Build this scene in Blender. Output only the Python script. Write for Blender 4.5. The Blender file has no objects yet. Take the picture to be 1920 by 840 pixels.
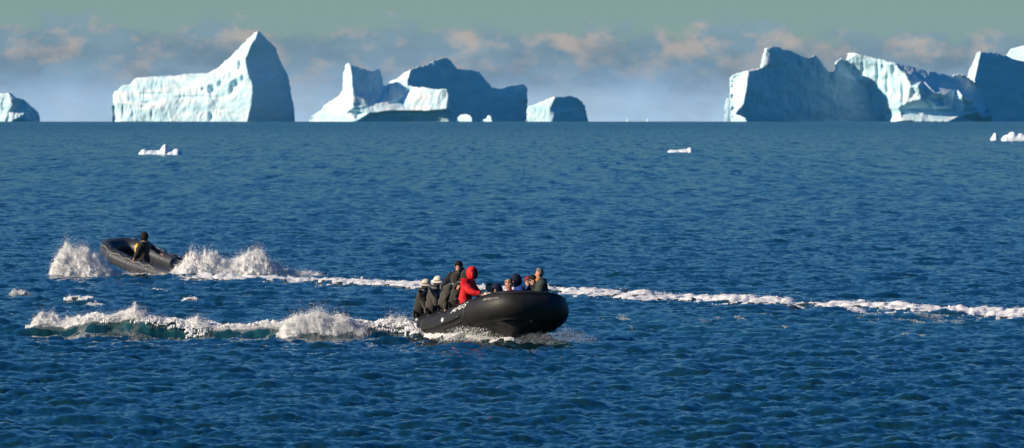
import bpy, bmesh, math, random
import numpy as np
from mathutils import Vector, Matrix, Euler
from mathutils.geometry import delaunay_2d_cdt
EXPOSURE = 0.42
SEA_RMS, SEA_RMS2 = 0.046, 0.0155
CHOP = 0.9
ROWSTEP, ROWPOW, COLSTEP = 0.12, 1.4, 0.00022
RIPPLE, FARCHOP = 0.21, 0.45
WATER = (0.006, 0.036, 0.048)
HAZE = 1.0e-5
HULL_A, HULL_B = (-2.6, 191.3), (0.3, 186.4)
BOAT_Z, BOAT_PITCH = .07, 5.6
FARGROUP = 0.85

rad = math.radians
scene = bpy.context.scene
col = scene.collection
RE = 6.371e6          # the earth's radius: the sea really curves away to its horizon
H = 5.08              # eye height above the water, metres
F = 16000.0           # focal length in pixels of a 1920 wide frame
PITCH = (420 - 207.8) / F

# ------------------------------------------------------------------ camera
cam_data = bpy.data.cameras.new('camera')
cam = bpy.data.objects.new('camera', cam_data)
col.objects.link(cam)
cam.location = (0, 0, H)
cam.rotation_euler = (rad(90) - math.atan(PITCH), 0, 0)
cam_data.sensor_width = 36
cam_data.lens = 36 * F / 1920
cam_data.clip_start = 1.0
cam_data.clip_end = 60000
cam_data.dof.use_dof = True
cam_data.dof.focus_distance = 188
cam_data.dof.aperture_fstop = 8
scene.camera = cam
scene.view_settings.view_transform = 'Standard'
scene.view_settings.look = 'None'
scene.view_settings.gamma = 1
scene.view_settings.exposure = EXPOSURE if 'EXPOSURE' in globals() else 0.0
scene.cycles.use_denoising = True
scene.cycles.max_bounces = 10
scene.cycles.diffuse_bounces = 8
scene.cycles.volume_bounces = 0
scene.cycles.transparent_max_bounces = 6
scene.cycles.sample_clamp_indirect = 6
scene.cycles.caustics_reflective = False
scene.cycles.caustics_refractive = False


def ray(px, py):
    """Direction of the sight line through a place in the photograph, with y = 1."""
    u, v = (px - 960) / F, (420 - py) / F
    a = math.atan(PITCH)
    y = math.cos(a) + v * math.sin(a)
    z = -math.sin(a) + v * math.cos(a)
    return u / y, z / y


def at(px, py):
    """The point of the sea surface seen there."""
    u, dz = ray(px, py)
    disc = max(dz * dz - 2 * H / RE, 0)
    y = (-dz - math.sqrt(disc)) * RE if dz < 0 else 8000
    y = min(max(y, 1), 8000)
    return Vector((u * y, y, -y * y / (2 * RE)))


def on(px, py, D):
    u, dz = ray(px, py)
    return Vector((u * D, D, H + dz * D))


# ------------------------------------------------------------------ helpers
def tag(o, label=None, cat=None, group=None, kind=None):
    if label: o['label'] = label
    if cat: o['category'] = cat
    if group: o['group'] = group
    if kind: o['kind'] = kind
    return o


def empty(name, loc=(0, 0, 0), rot=(0, 0, 0)):
    o = bpy.data.objects.new(name, None)
    col.objects.link(o)
    o.location = loc
    o.rotation_euler = rot
    o.empty_display_size = 0.2
    return o


def mesh_obj(name, verts, faces, material, parent=None, smooth=True):
    me = bpy.data.meshes.new(name)
    me.from_pydata([tuple(v) for v in verts], [], [tuple(f) for f in faces])
    if smooth:
        me.polygons.foreach_set('use_smooth', [True] * len(me.polygons))
    me.update()
    o = bpy.data.objects.new(name, me)
    col.objects.link(o)
    if material: me.materials.append(material)
    if parent: o.parent = parent
    return o


def fast_mesh(name, V, Q, material, n=4, smooth=True):
    """Mesh from numpy arrays: V (k,3), Q (m,n)."""
    me = bpy.data.meshes.new(name)
    me.vertices.add(len(V))
    me.vertices.foreach_set('co', np.ascontiguousarray(V, dtype=np.float32).ravel())
    m = len(Q)
    me.loops.add(m * n)
    me.loops.foreach_set('vertex_index', np.ascontiguousarray(Q, dtype=np.int32).ravel())
    me.polygons.add(m)
    me.polygons.foreach_set('loop_start', np.arange(0, m * n, n, dtype=np.int32))
    me.polygons.foreach_set('loop_total', np.full(m, n, dtype=np.int32))
    me.update(calc_edges=True)
    if smooth:
        me.polygons.foreach_set('use_smooth', np.ones(m, dtype=bool))
    me.materials.append(material)
    o = bpy.data.objects.new(name, me)
    col.objects.link(o)
    return o


# numpy value noise -------------------------------------------------
def _hash(ix, iy, iz, seed):
    h = (ix.astype(np.int64) * 374761393 + iy.astype(np.int64) * 668265263 + iz.astype(np.int64) * 2147483647 + seed * 974634777) & 0xFFFFFFFF
    h = ((h ^ (h >> 13)) * 1274126177) & 0xFFFFFFFF
    h = h ^ (h >> 16)
    return (h & 0xFFFFFF).astype(np.float64) / 0xFFFFFF


def vnoise(x, y, z=0.0, seed=0):
    x, y, z = np.broadcast_arrays(np.asarray(x, float), np.asarray(y, float), np.asarray(z, float))
    ix, iy, iz = np.floor(x), np.floor(y), np.floor(z)
    fx, fy, fz = x - ix, y - iy, z - iz
    fx, fy, fz = [f * f * (3 - 2 * f) for f in (fx, fy, fz)]
    flat = not np.any(fz)
    def layer(k):
        a = _hash(ix, iy, iz + k, seed); b = _hash(ix + 1, iy, iz + k, seed)
        c = _hash(ix, iy + 1, iz + k, seed); d = _hash(ix + 1, iy + 1, iz + k, seed)
        return (a * (1 - fx) + b * fx) * (1 - fy) + (c * (1 - fx) + d * fx) * fy
    if flat:
        return layer(0)
    return layer(0) * (1 - fz) + layer(1) * fz


def fbm(x, y, z=0.0, seed=0, octaves=4, gain=0.5):
    s, a, t = 0.0, 1.0, 0.0
    for k in range(octaves):
        s = s + a * (vnoise(np.asarray(x) * 2 ** k, np.asarray(y) * 2 ** k, np.asarray(z) * 2 ** k, seed + k * 7) - 0.5) * 2
        t += a
        a *= gain
    return s / t


def ridged(x, y, seed=0, octaves=4):
    s, a, t = 0.0, 1.0, 0.0
    for k in range(octaves):
        n = 1 - np.abs(vnoise(np.asarray(x) * 2 ** k, np.asarray(y) * 2 ** k, 0.0, seed + k * 11) * 2 - 1)
        s = s + a * n * n
        t += a
        a *= 0.5
    return s / t


# ------------------------------------------------------------------ materials
def new_mat(name):
    m = bpy.data.materials.new(name)
    m.use_nodes = True
    nt = m.node_tree
    b = nt.nodes['Principled BSDF']
    return m, nt, b


def N(nt, kind, **kw):
    n = nt.nodes.new(kind)
    for k, v in kw.items():
        if k in n.inputs.keys():
            n.inputs[k].default_value = v
        else:
            setattr(n, k, v)
    return n


def math_node(nt, op, a, b=None, c=None):
    n = nt.nodes.new('ShaderNodeMath')
    n.operation = op
    for i, v in enumerate((a, b, c)):
        if v is None: continue
        if hasattr(v, 'is_output') or isinstance(v, bpy.types.NodeSocket):
            nt.links.new(v, n.inputs[i])
        else:
            n.inputs[i].default_value = v
    return n.outputs[0]


def plain(name, color, rough=0.6, var=0.25, scale=20.0, metallic=0.0, bump=0.0, spec=0.5, sheen=0.0):
    """Principled with a mottled base colour and optional bump."""
    m, nt, b = new_mat(name)
    tc = N(nt, 'ShaderNodeTexCoord')
    no = N(nt, 'ShaderNodeTexNoise', Scale=scale, Detail=4.0)
    nt.links.new(tc.outputs['Object'], no.inputs['Vector'])
    ramp = N(nt, 'ShaderNodeMixRGB')
    ramp.blend_type = 'MIX'
    ramp.inputs[1].default_value = (*[c * (1 - var) for c in color], 1)
    ramp.inputs[2].default_value = (*[min(1, c * (1 + var)) for c in color], 1)
    nt.links.new(no.outputs['Fac'], ramp.inputs[0])
    nt.links.new(ramp.outputs[0], b.inputs['Base Color'])
    b.inputs['Roughness'].default_value = rough
    b.inputs['Metallic'].default_value = metallic
    b.inputs['Specular IOR Level'].default_value = spec
    if sheen: b.inputs['Sheen Weight'].default_value = sheen
    if bump:
        bp = N(nt, 'ShaderNodeBump', Strength=1.0, Distance=bump)
        nt.links.new(no.outputs['Fac'], bp.inputs['Height'])
        nt.links.new(bp.outputs[0], b.inputs['Normal'])
    return m
# ------------------------------------------------------------------ sky, sun
SUN = Vector((-0.88, -0.30, 0.37)).normalized()       # towards the sun: low, from the left
sun_el = math.asin(SUN.z)
sun_data = bpy.data.lights.new('sun', 'SUN')
sun_data.energy = 5.0
sun_data.angle = rad(0.5)
sun_data.color = (1.0, 0.835, 0.62)
sun = bpy.data.objects.new('sun', sun_data)
col.objects.link(sun)
sun.location = (-300, -100, 120)
sun.rotation_euler = SUN.to_track_quat('Z', 'Y').to_euler()

world = bpy.data.worlds.new('World')
scene.world = world
world.use_nodes = True
nt = world.node_tree
bg = nt.nodes['Background']
BGS = 0.054
bg.inputs['Strength'].default_value = BGS
sky = N(nt, 'ShaderNodeTexSky')
sky.sky_type = 'NISHITA'
sky.sun_disc = False
sky.sun_elevation = sun_el
sky.sun_rotation = math.atan2(SUN.x, SUN.y)
sky.ozone_density = 3.0
sky.dust_density = 0.3
tc = N(nt, 'ShaderNodeTexCoord')
sep = N(nt, 'ShaderNodeSeparateXYZ')
nt.links.new(tc.outputs['Generated'], sep.inputs[0])
el = sep.outputs['Z']                                   # sine of the elevation


def rgbk(r, g, b, k=1.0):
    lin = [((c / 255 + 0.055) / 1.055) ** 2.4 / BGS * k / (2 ** scene.view_settings.exposure) for c in (r, g, b)]
    return (*lin, 1)


def ramp_node(src, stops, interp='LINEAR'):
    r = N(nt, 'ShaderNodeValToRGB')
    r.color_ramp.interpolation = interp
    while len(r.color_ramp.elements) < len(stops):
        r.color_ramp.elements.new(0.5)
    for e, (p, c) in zip(r.color_ramp.elements, stops):
        e.position = p
        e.color = c
    nt.links.new(src, r.inputs[0])
    return r.outputs[0]


def maprange(src, a, b, c=0.0, d=1.0):
    n = N(nt, 'ShaderNodeMapRange')
    n.clamp = True
    nt.links.new(src, n.inputs[0])
    for i, v in enumerate((a, b, c, d)):
        n.inputs[i + 1].default_value = v
    return n.outputs[0]


def mixc(fac, a, b):
    n = N(nt, 'ShaderNodeMixRGB')
    for i, v in enumerate((fac, a, b)):
        if isinstance(v, bpy.types.NodeSocket): nt.links.new(v, n.inputs[i])
        else: n.inputs[i].default_value = v
    return n.outputs[0]


# clear sky: the dull green of the air above the cloud bank passing into the blue overhead
clear = mixc(maprange(el, 0.0135, 0.024), rgbk(136, 160, 154), sky.outputs[0])
tint = N(nt, 'ShaderNodeMixRGB')
tint.blend_type = 'MULTIPLY'
tint.inputs[0].default_value = 1
nt.links.new(mixc(maprange(el, 0.08, 0.40), (0.29, 0.62, 1.03, 1), (0.02, 0.60, 1.24, 1)), tint.inputs[2])
nt.links.new(sky.outputs[0], tint.inputs[1])
clear.node.inputs[2].links and nt.links.remove(clear.node.inputs[2].links[0])
nt.links.new(tint.outputs[0], clear.node.inputs[2])
# cloud bank lying on the horizon
mp = N(nt, 'ShaderNodeMapping')
mp.inputs['Scale'].default_value = (190, 190, 340)
nt.links.new(tc.outputs['Generated'], mp.inputs[0])
puff = N(nt, 'ShaderNodeTexNoise', Scale=0.75, Detail=8.0, Roughness=0.56)
nt.links.new(mp.outputs[0], puff.inputs['Vector'])
fine = N(nt, 'ShaderNodeTexNoise', Scale=0.95, Detail=8.0, Roughness=0.6)
mp2 = N(nt, 'ShaderNodeMapping')
mp2.inputs['Scale'].default_value = (170, 170, 265)
mp2.inputs['Location'].default_value = (3.7, 8.1, -1.5)
nt.links.new(tc.outputs['Generated'], mp2.inputs[0])
nt.links.new(mp2.outputs[0], fine.inputs['Vector'])
# top edge of the bank wobbles with the noise
edge = math_node(nt, 'ADD', el, math_node(nt, 'MULTIPLY', math_node(nt, 'SUBTRACT', puff.outputs['Fac'], 0.5), -0.0125))
edge = math_node(nt, 'ADD', edge, math_node(nt, 'MULTIPLY', sep.outputs['X'], 0.014))
bank = maprange(edge, 0.0088, 0.0102, 1.0, 0.0)
body = ramp_node(maprange(el, -0.0012, 0.0100), [
    (0.0, rgbk(176, 203, 230)), (0.22, rgbk(166, 192, 220)), (0.42, rgbk(138, 163, 190)),
    (0.65, rgbk(124, 147, 165)), (1.0, rgbk(130, 152, 163))])
lit = math_node(nt, 'MULTIPLY', maprange(fine.outputs['Fac'], 0.48, 0.61), maprange(el, 0.0025, 0.0075, 0.12, 0.9))
cloud = mixc(lit, body, rgbk(182, 170, 162))
dark = math_node(nt, 'MULTIPLY', maprange(puff.outputs['Fac'], 0.5, 0.36), maprange(el, 0.0015, 0.005, 0.0, 0.5))
cloud = mixc(dark, cloud, rgbk(112, 136, 158))
shade_ = N(nt, 'ShaderNodeMixRGB'); shade_.blend_type = 'MULTIPLY'; shade_.inputs[0].default_value = 1
nt.links.new(cloud, shade_.inputs[1]); vr = maprange(puff.outputs['Fac'], 0.3, 0.7, 0.86, 1.12)
nt.links.new(vr, shade_.inputs[2])
out = mixc(bank, clear, shade_.outputs[0])
nt.links.new(out, bg.inputs['Color'])
# ------------------------------------------------------------------ the sea
rng = np.random.default_rng(7)


def ocean_tile(L, n, V, wind, kmin, kmax, seed, rms, spread=0.35):
    r = np.random.default_rng(seed)
    k1 = np.fft.fftfreq(n, L / n) * 2 * np.pi
    kx, ky = np.meshgrid(k1, k1)
    k = np.hypot(kx, ky); k[0, 0] = 1
    Lw = V * V / 9.81
    cosw = (kx * wind[0] + ky * wind[1]) / k
    P = np.exp(-1 / (k * Lw) ** 2) / k ** 3.0 * (spread + (1 - spread) * cosw ** 2)
    P *= (k > kmin) & (k < kmax)
    P[0, 0] = 0
    Hk = np.sqrt(P) * (r.normal(size=k.shape) + 1j * r.normal(size=k.shape))
    h = np.real(np.fft.ifft2(Hk))
    s = rms / h.std()
    dx = np.real(np.fft.ifft2(-1j * kx / k * Hk))
    dy = np.real(np.fft.ifft2(-1j * ky / k * Hk))
    return (L, n, np.stack([h * s, dx * s, dy * s], -1).astype(np.float32))


WIND = (0.45, -0.89)
TILES = [ocean_tile(97.0, 1024, 2.7, WIND, 0.0, 10.0, 3, SEA_RMS, 0.35),
         ocean_tile(23.7, 1024, 2.7, WIND, 10.0, 70.0, 5, SEA_RMS2, 0.6)]


def sample(tile, x, y):
    L, n, A = tile
    u = (x / L * n) % n
    v = (y / L * n) % n
    i = np.floor(u).astype(np.int32); j = np.floor(v).astype(np.int32)
    fu = (u - i)[..., None].astype(np.float32); fv = (v - j)[..., None].astype(np.float32)
    i0, j0, i1, j1 = i % n, j % n, (i + 1) % n, (j + 1) % n
    return (A[j0, i0] * (1 - fu) + A[j0, i1] * fu) * (1 - fv) + (A[j1, i0] * (1 - fu) + A[j1, i1] * fu) * fv


def smooth01(x):
    x = np.clip(x, 0, 1)
    return x * x * (3 - 2 * x)


# courses of the disturbed water, in world metres (from places read off the photograph)
def course(pts):
    P = [at(px, py) for px, py in pts]
    return np.array([p.x for p in P]), np.array([p.y for p in P])


# long straight wake trailing behind the far boat
WK = course([(300, 522), (345, 522), (450, 523), (560, 528), (700, 535), (790, 541), (1060, 549), (1200, 557), (1400, 566), (1600, 576), (1750, 583), (1920, 592), (2300, 612)])
# breaking stern wave of the near boat, running left
BW_px = np.array([-300, 0, 60, 130, 190, 240, 265, 330, 380, 420, 520, 560, 590, 625, 680, 720, 760, 800, 840])
BW_x = (BW_px - 960) / F * 191.0
BW_h = np.array([.05, .20, .28, .32, .32, .40, .38, .27, .27, .24, .26, .34, .44, .38, .32, .26, .20, .06, 0.0])
BW_y = np.array([192.6, 192.2, 192.0, 191.6, 191.3, 191, 191, 190.8, 190.6, 190.6, 190.6, 190.5, 190.4, 190.4, 190.4, 190.4, 190.3, 190.2, 190.2])
# small breaking crests scattered behind that wave: px, py, half width m, height m
CAPS = [(40, 558, .42, .15), (150, 574, .55, .2), (182, 580, .4, .1), (362, 576, .42, .18), (298, 549, .3, .06)]
CAPS_W = [(at(a, b), w, h) for a, b, w, h in CAPS]


def stern_wave(X):
    n = .45 * fbm(X * .8, X * 0 + 9, 0, 8, 3)
    return np.interp(X, BW_x, BW_y) + n, np.interp(X, BW_x, BW_h) * (1 + .3 * fbm(X * 1.1, X * 0 + 57.3, 0, 28, 3))


def disturbance(X, Y):
    """Extra height, teal aeration of the water and foam coverages of the wakes."""
    Z = np.zeros_like(X); A = np.zeros_like(X)
    # far wake
    yc = np.interp(X, *WK)
    d = Y - yc
    w = 3.6 + .9 * fbm(X * .35, X * 0 + 3, 0, 21, 3)
    start = smooth01((X + 10.6) / 2.0)
    band = np.exp(-(d / w) ** 2) * start
    turb = fbm(X * 4.5, Y * 1.6, 0, 5, 4)
    Z += band * (0.05 + 0.06 * turb)
    A += band * 0.35
    st_ = ridged(X * 2.6 + .5 * turb, Y * .7, 44, 4) - .5
    strand = np.exp(-((d + 5.5 + 1.2 * fbm(X * .4, X * 0 + 77, 0, 25, 2)) / 1.3) ** 2) * start * (.50 + .35 * fbm(X * .45, X * 0 + 5, 0, 27, 2))
    f_far = band * (1.05 + .3 * fbm(X * .55, Y * .2, 0, 26, 2)) + strand * (X > -2) + (0.45 * turb + .55 * st_) * ((band > .03) | (strand > .1))
    f_far = np.where(start > 0, f_far, 0)
    # near stern wave
    yc, hh = stern_wave(X)
    yc = yc + .22 * fbm(X * 2.3, Y * .8, 0, 18, 3)
    d = Y - yc
    front = d < 0
    prof = np.where(front, np.exp(-(d / .85) ** 2), np.exp(-(d / 1.9) ** 2))
    t2 = fbm(X * 3.2, Y * 2.0, 0, 15, 4)
    Z += hh * prof * (1 + .22 * t2 * (d > -.6))
    reach = smooth01((X - BW_x[1] - .3) / .8) * (hh > .01)
    A += np.where(front, np.exp(-((d + .45) / .5) ** 2) * np.clip(.75 + .9 * fbm(X * 2.5, Y * 2.5, 0, 38, 3), 0, 1.2), 0) * smooth01((hh - .15) / .15) * np.interp((X / 191.0 * F + 960), [60, 220, 260, 330, 390, 560, 600], [.12, .2, .4, .4, .8, .8, .2])
    pxx = X / 191.0 * F + 960
    low = np.interp(pxx, [60, 170, 235, 290, 330, 380, 400, 560, 590, 640, 800], [.02, .05, .25, .85, .95, .95, .0, .0, .75, .9, .95])
    back = np.interp(pxx, [60, 170, 240, 330, 420, 540, 600, 700, 800], [.4, 1.0, 1.3, .9, .8, 1.2, 2.2, 1.8, 1.2])
    fr = np.where(front, smooth01(1 - (-d - .12) / (.06 + low * .9)), np.exp(-(d / back) ** 2))
    lace = ridged(X * 1.7 + .4 * t2, Y * .9, 33, 4)
    f_bw = (fr * 1.05 + .55 * t2 - .10) * reach * (hh > .02)
    lacy = np.interp(pxx, [235, 290, 380, 410], [0, 1, 1, 0]) * front
    f_bw = np.where(lacy > .3, f_bw * 0.62 + (lace - .5) * 1.3, f_bw)
    f_bw = np.where((fr < .04) | (reach * hh < .04), -1, f_bw)
    # whitecaps
    f_cap = np.full_like(X, -1.0)
    for p, w, h in CAPS_W:
        r2 = ((X - p.x) / (w * 1.3)) ** 2 + ((Y - p.y) / (w * 2.2)) ** 2
        near = r2 < 9
        if near.any():
            g = np.exp(-r2[near])
            Z[near] += h * g
            A[near] += .25 * g
            f_cap[near] = np.maximum(f_cap[near], g * 1.15 + .5 * t2[near] - .62)
    # churned patches where the near boat's own path crosses
    f_fl = fbm(X * 1.1, Y * .16, 0, 61, 5) * 1.0 + .5 * t2 - 1.02
    reg = smooth01((X - .8) / 2) * smooth01((Y - 188) / 4) * smooth01((217 - Y) / 8)
    reg2 = smooth01((Y - 196) / 4) * smooth01((222 - Y) / 8) * smooth01((-2 - X) / 2) * .75
    m = np.maximum(reg, reg2)
    f_fl = np.where(m > .02, f_fl + .60 * m, -1)
    A += .16 * np.maximum(reg, reg2 * .6)
    return Z, A, f_far, f_bw, f_cap, f_fl


def hull_waves(X, Y, Z, A):
    """Bow wave pushed up along the near boat's side and round its bow."""
    f = np.full_like(X, -1.0)
    a, b = HULL_A, HULL_B
    ux, uy = b[0] - a[0], b[1] - a[1]
    L = math.hypot(ux, uy); ux /= L; uy /= L
    s = (X - a[0]) * ux + (Y - a[1]) * uy
    d = (X - a[0]) * uy - (Y - a[1]) * ux          # distance to starboard
    near = (s > -2) & (s < L + 2) & (np.abs(d) < 3)
    if near.any():
        g = np.exp(-((d[near] - .25) / .38) ** 2) * smooth01((s[near] + 1) / 1.0) * smooth01((L + .2 - s[near]) / .5)
        n = fbm(X[near] * 5, Y[near] * 3, 0, 77, 3)
        Z[near] += g * (.10 + .06 * n)
        f[near] = g * 1.15 + .6 * n - .42
    return f


def sea_height(x, y):
    """Surface height at single places (for setting things afloat)."""
    x = np.atleast_1d(np.asarray(x, float)); y = np.atleast_1d(np.asarray(y, float))
    z = sum(sample(t, x, y)[..., 0] for t in TILES) + disturbance(x, y)[0]
    return z - (x * x + y * y) / (2 * RE)


def build_sea():
    ds = [-260.0]
    while ds[-1] < 100: ds.append(ds[-1] + (8 if ds[-1] < 0 else (4 if ds[-1] < 70 else 0.6)))
    while ds[-1] < 9400:
        ds.append(ds[-1] + ROWSTEP * (max(ds[-1], 100) / 120.0) ** ROWPOW)
    d = np.array(ds)
    t = np.arange(-0.085, 0.0851, COLSTEP)
    side = 0.085 + 0.0005 * (1.13 ** np.arange(1, 62) - 1) / .13
    side = side[side < 1.3]
    t = np.concatenate([-side[::-1], t, side])
    print('sea grid', len(d), len(t))
    w = np.sqrt(d * d + 60.0 ** 2)
    # a few staggered columns keep rows from lining up
    T, D = np.meshgrid(t, d)
    W = np.sqrt(D * D + 3600.0)
    X = (W * T)
    Y = D
    step = np.gradient(d)[:, None] * np.ones_like(T)
    Z = np.zeros_like(X); DX = np.zeros_like(X); DY = np.zeros_like(X)
    fade_side = smooth01((0.35 - np.abs(T)) / 0.2)
    for ti, tl in enumerate(TILES):
        for r0 in range(0, len(d), 400):
            sl = slice(r0, r0 + 400)
            s = sample(tl, X[sl], Y[sl])
            lam = 3.0 if ti == 0 else .45
            fade = (1.0 if ti == 0 else smooth01((1.4 - step[sl]) / 1.0)) * fade_side[sl]
            Z[sl] += s[..., 0] * fade
            ch = fade * CHOP * smooth01((3 - step[sl]) / 2.5)
            DX[sl] += s[..., 1] * ch
            DY[sl] += s[..., 2] * ch
    # gentle longer undulation and gusts
    A = np.zeros_like(X)
    fo = [np.full(X.shape, -1.0) for _ in range(5)]
    rr = np.where((d > 150) & (d < 330))[0]
    sl = slice(rr[0], rr[-1] + 1)
    z, a, f1, f2, f3, f4 = disturbance(X[sl], Y[sl])
    Z[sl] += z; A[sl] += a
    f5 = hull_waves(X[sl], Y[sl], Z[sl], A[sl])
    for k, f in enumerate((f1, f2, f3, f4, f5)): fo[k][sl] = f
    Xd, Yd = X + DX, Y + DY
    Zc = Z - (X * X + Y * Y) / (2 * RE)
    V = np.stack([Xd, Yd, Zc], -1).reshape(-1, 3)
    nr, nc = X.shape
    idx = np.arange(nr * nc, dtype=np.int32).reshape(nr, nc)
    Q = np.stack([idx[:-1, :-1], idx[:-1, 1:], idx[1:, 1:], idx[1:, :-1]], -1).reshape(-1, 4)
    o = fast_mesh('sea', V, Q, M_SEA)
    tag(o, 'dark blue choppy sea reaching out to the horizon', 'sea', kind='structure')
    at_ = o.data.attributes.new('aeration', 'FLOAT', 'POINT')
    at_.data.foreach_set('value', np.clip(A, 0, 1).astype(np.float32).ravel())
    # foam lies as a broken skin a centimetre or two above the water
    specs = [('wake_foam', 0, .46, 'long thin band of white wake foam trailing rightwards behind the far inflatable boat', 'wake', None),
             ('breaking_wave_foam', 1, .42, 'thick white foam on the breaking stern wave left of the near boat', 'wave foam', None),
             ('whitecap_foam', 2, .26, 'small white caps breaking on the chop above the near boat\'s stern wave', 'foam', None),
             ('foam_flecks', 3, .02, 'thin scattered streaks of old foam on the churned water around the near boat', 'foam', None),
             ('hull_foam', 4, .04, 'line of bright foam along the near boat\'s black side at the waterline', 'foam', None)]
    for name, k, thr, lab, cat, g in specs:
        f = fo[k]
        m = f > thr
        m = m[:-1, :-1] & m[:-1, 1:] & m[1:, 1:] & m[1:, :-1]
        q = Q.reshape(nr - 1, nc - 1, 4)[m]
        if not len(q): continue
        used, inv = np.unique(q, return_inverse=True)
        lift = (0.012 + 0.05 * np.clip(f.ravel()[used] - thr, 0, .6) * (1.0 if k == 1 else .4))
        bump = 0.05 * (fbm(V[used, 0] * 9, V[used, 1] * 5, 0, 91 + k, 3)) * np.clip((f.ravel()[used] - thr) * 3, 0, 1)
        vv = V[used].copy(); vv[:, 2] += lift + bump * (k == 1)
        qq = inv.reshape(-1, 4)
        tri = np.concatenate([qq[:, (0, 1, 2)], qq[:, (0, 2, 3)]])
        nclot = (60000, 60000, 6000, 9000, 12000)[k]
        r_ = np.random.default_rng(200 + k)
        # even over the ground: chance by cell area, more where the foam is thick
        cell = np.hypot(*(vv[qq[:, 1], :2] - vv[qq[:, 0], :2]).T) * np.hypot(*(vv[qq[:, 3], :2] - vv[qq[:, 0], :2]).T)
        wgt = cell * np.clip(f.ravel()[used][qq[:, 0]] - thr + .08, .02, .8)
        # and a thin scatter fading out beyond the foam's edge
        soft = f[:-1, :-1]
        cand = np.where((soft > .06) & (soft <= thr))
        pick = r_.choice(len(qq), nclot, p=wgt / wgt.sum())
        uu, ww = r_.random(nclot)[:, None], r_.random(nclot)[:, None]
        a_, b2_, c_, d_ = [vv[qq[pick, j]] for j in range(4)]
        P_ = (a_ * (1 - uu) + b2_ * uu) * (1 - ww) + (d_ * (1 - uu) + c_ * uu) * ww
        if k in (0, 1) and len(cand[0]):
            cc = (cand[0] * nc + cand[1])
            pr = np.exp((soft[cand] - thr) * 7) * (np.hypot(V[cc + 1, 0] - V[cc, 0], V[cc + 1, 1] - V[cc, 1]) * np.abs(V[np.minimum(cc + nc, len(V) - 1), 1] - V[cc, 1]))
            e_ = cc[r_.choice(len(cc), nclot // 5, p=pr / pr.sum())]
            P_ = np.vstack([P_, V[e_] + np.array([0, 0, .01])])
            nclot = len(P_)
        S_ = (.007 + .016 * r_.random(nclot) ** 2) * (.42 if k == 3 else .55 if k in (2, 4) else .55 if k == 0 else 1)
        P_[:, 2] += S_ * .4 + (.05 if k < 2 else .015) * r_.random(nclot) ** 3
        cv, cf = clots(P_, S_, 300 + k, 1.8)
        V_all = np.vstack([vv, cv]); T_all = np.vstack([tri, cf + len(vv)])
        if k == 3: V_all, T_all = cv, cf
        fobj = fast_mesh(name, V_all, T_all, M_FOAM_THIN if k == 3 else M_SPRAY, n=3)
        tag(fobj, lab, cat, kind='stuff')
    return o


# water
M_SEA, nt, b = new_mat('sea_water')
geo = N(nt, 'ShaderNodeNewGeometry')
posn = geo.outputs['Position']
att = N(nt, 'ShaderNodeAttribute'); att.attribute_name = 'aeration'
dist = N(nt, 'ShaderNodeVectorMath'); dist.operation = 'LENGTH'
nt.links.new(posn, dist.inputs[0])
farness = N(nt, 'ShaderNodeMapRange'); farness.clamp = True
nt.links.new(dist.outputs['Value'], farness.inputs[0])
for i, v in enumerate((150, 3000, 0.0, 1.0)): farness.inputs[i + 1].default_value = v
def vnode(scale, sx=1, sy=1, detail=3.0, rough=.55):
    mp = N(nt, 'ShaderNodeMapping'); mp.inputs['Scale'].default_value = (sx, sy, 1)
    nt.links.new(posn, mp.inputs[0])
    n_ = N(nt, 'ShaderNodeTexNoise', Scale=scale, Detail=detail, Roughness=rough)
    nt.links.new(mp.outputs[0], n_.inputs['Vector'])
    s_ = N(nt, 'ShaderNodeVectorMath'); s_.operation = 'SUBTRACT'
    nt.links.new(n_.outputs['Color'], s_.inputs[0]); s_.inputs[1].default_value = (.5, .5, .5)
    return s_.outputs[0]
def vscale(v, f):
    s_ = N(nt, 'ShaderNodeVectorMath'); s_.operation = 'SCALE'
    nt.links.new(v, s_.inputs[0])
    if isinstance(f, bpy.types.NodeSocket): nt.links.new(f, s_.inputs['Scale'])
    else: s_.inputs['Scale'].default_value = f
    return s_.outputs[0]
def vadd(a, c):
    s_ = N(nt, 'ShaderNodeVectorMath'); s_.operation = 'ADD'
    nt.links.new(a, s_.inputs[0]); nt.links.new(c, s_.inputs[1])
    return s_.outputs[0]
ripple = vscale(vnode(9.0, 1, .8, 4.0, .6), RIPPLE)
chop_f = N(nt, 'ShaderNodeMapRange'); chop_f.clamp = True
nt.links.new(dist.outputs['Value'], chop_f.inputs[0])
for i, v in enumerate((250, 2500, 0.0, FARCHOP)): chop_f.inputs[i + 1].default_value = v
chop = vscale(vnode(.55, 1, .8, 4.0, .6), chop_f.outputs[0])
grp_f = N(nt, 'ShaderNodeMapRange'); grp_f.clamp = True
nt.links.new(dist.outputs['Value'], grp_f.inputs[0])
for i, v in enumerate((200, 700, 0.05, FARGROUP)): grp_f.inputs[i + 1].default_value = v
grp = vscale(vnode(.8, 1, .03, 5.0, .75), grp_f.outputs[0])
tot = vadd(vadd(ripple, chop), grp)
flat = N(nt, 'ShaderNodeVectorMath'); flat.operation = 'MULTIPLY'
nt.links.new(tot, flat.inputs[0]); flat.inputs[1].default_value = (1, 1, 0)
nn = vadd(geo.outputs['Normal'], flat.outputs[0])
nrm = N(nt, 'ShaderNodeVectorMath'); nrm.operation = 'NORMALIZE'
nt.links.new(nn, nrm.inputs[0])
nt.links.new(nrm.outputs[0], b.inputs['Normal'])
mixn = N(nt, 'ShaderNodeMixRGB')
mixn.inputs[1].default_value = (*WATER, 1)
mixn.inputs[2].default_value = (0.022, 0.13, 0.13, 1)
nt.links.new(att.outputs['Fac'], mixn.inputs[0])
nt.links.new(mixn.outputs[0], b.inputs['Base Color'])
rr_ = math_node(nt, 'MULTIPLY_ADD', farness.outputs[0], 0.12, 0.06)
nt.links.new(rr_, b.inputs['Roughness'])
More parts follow.
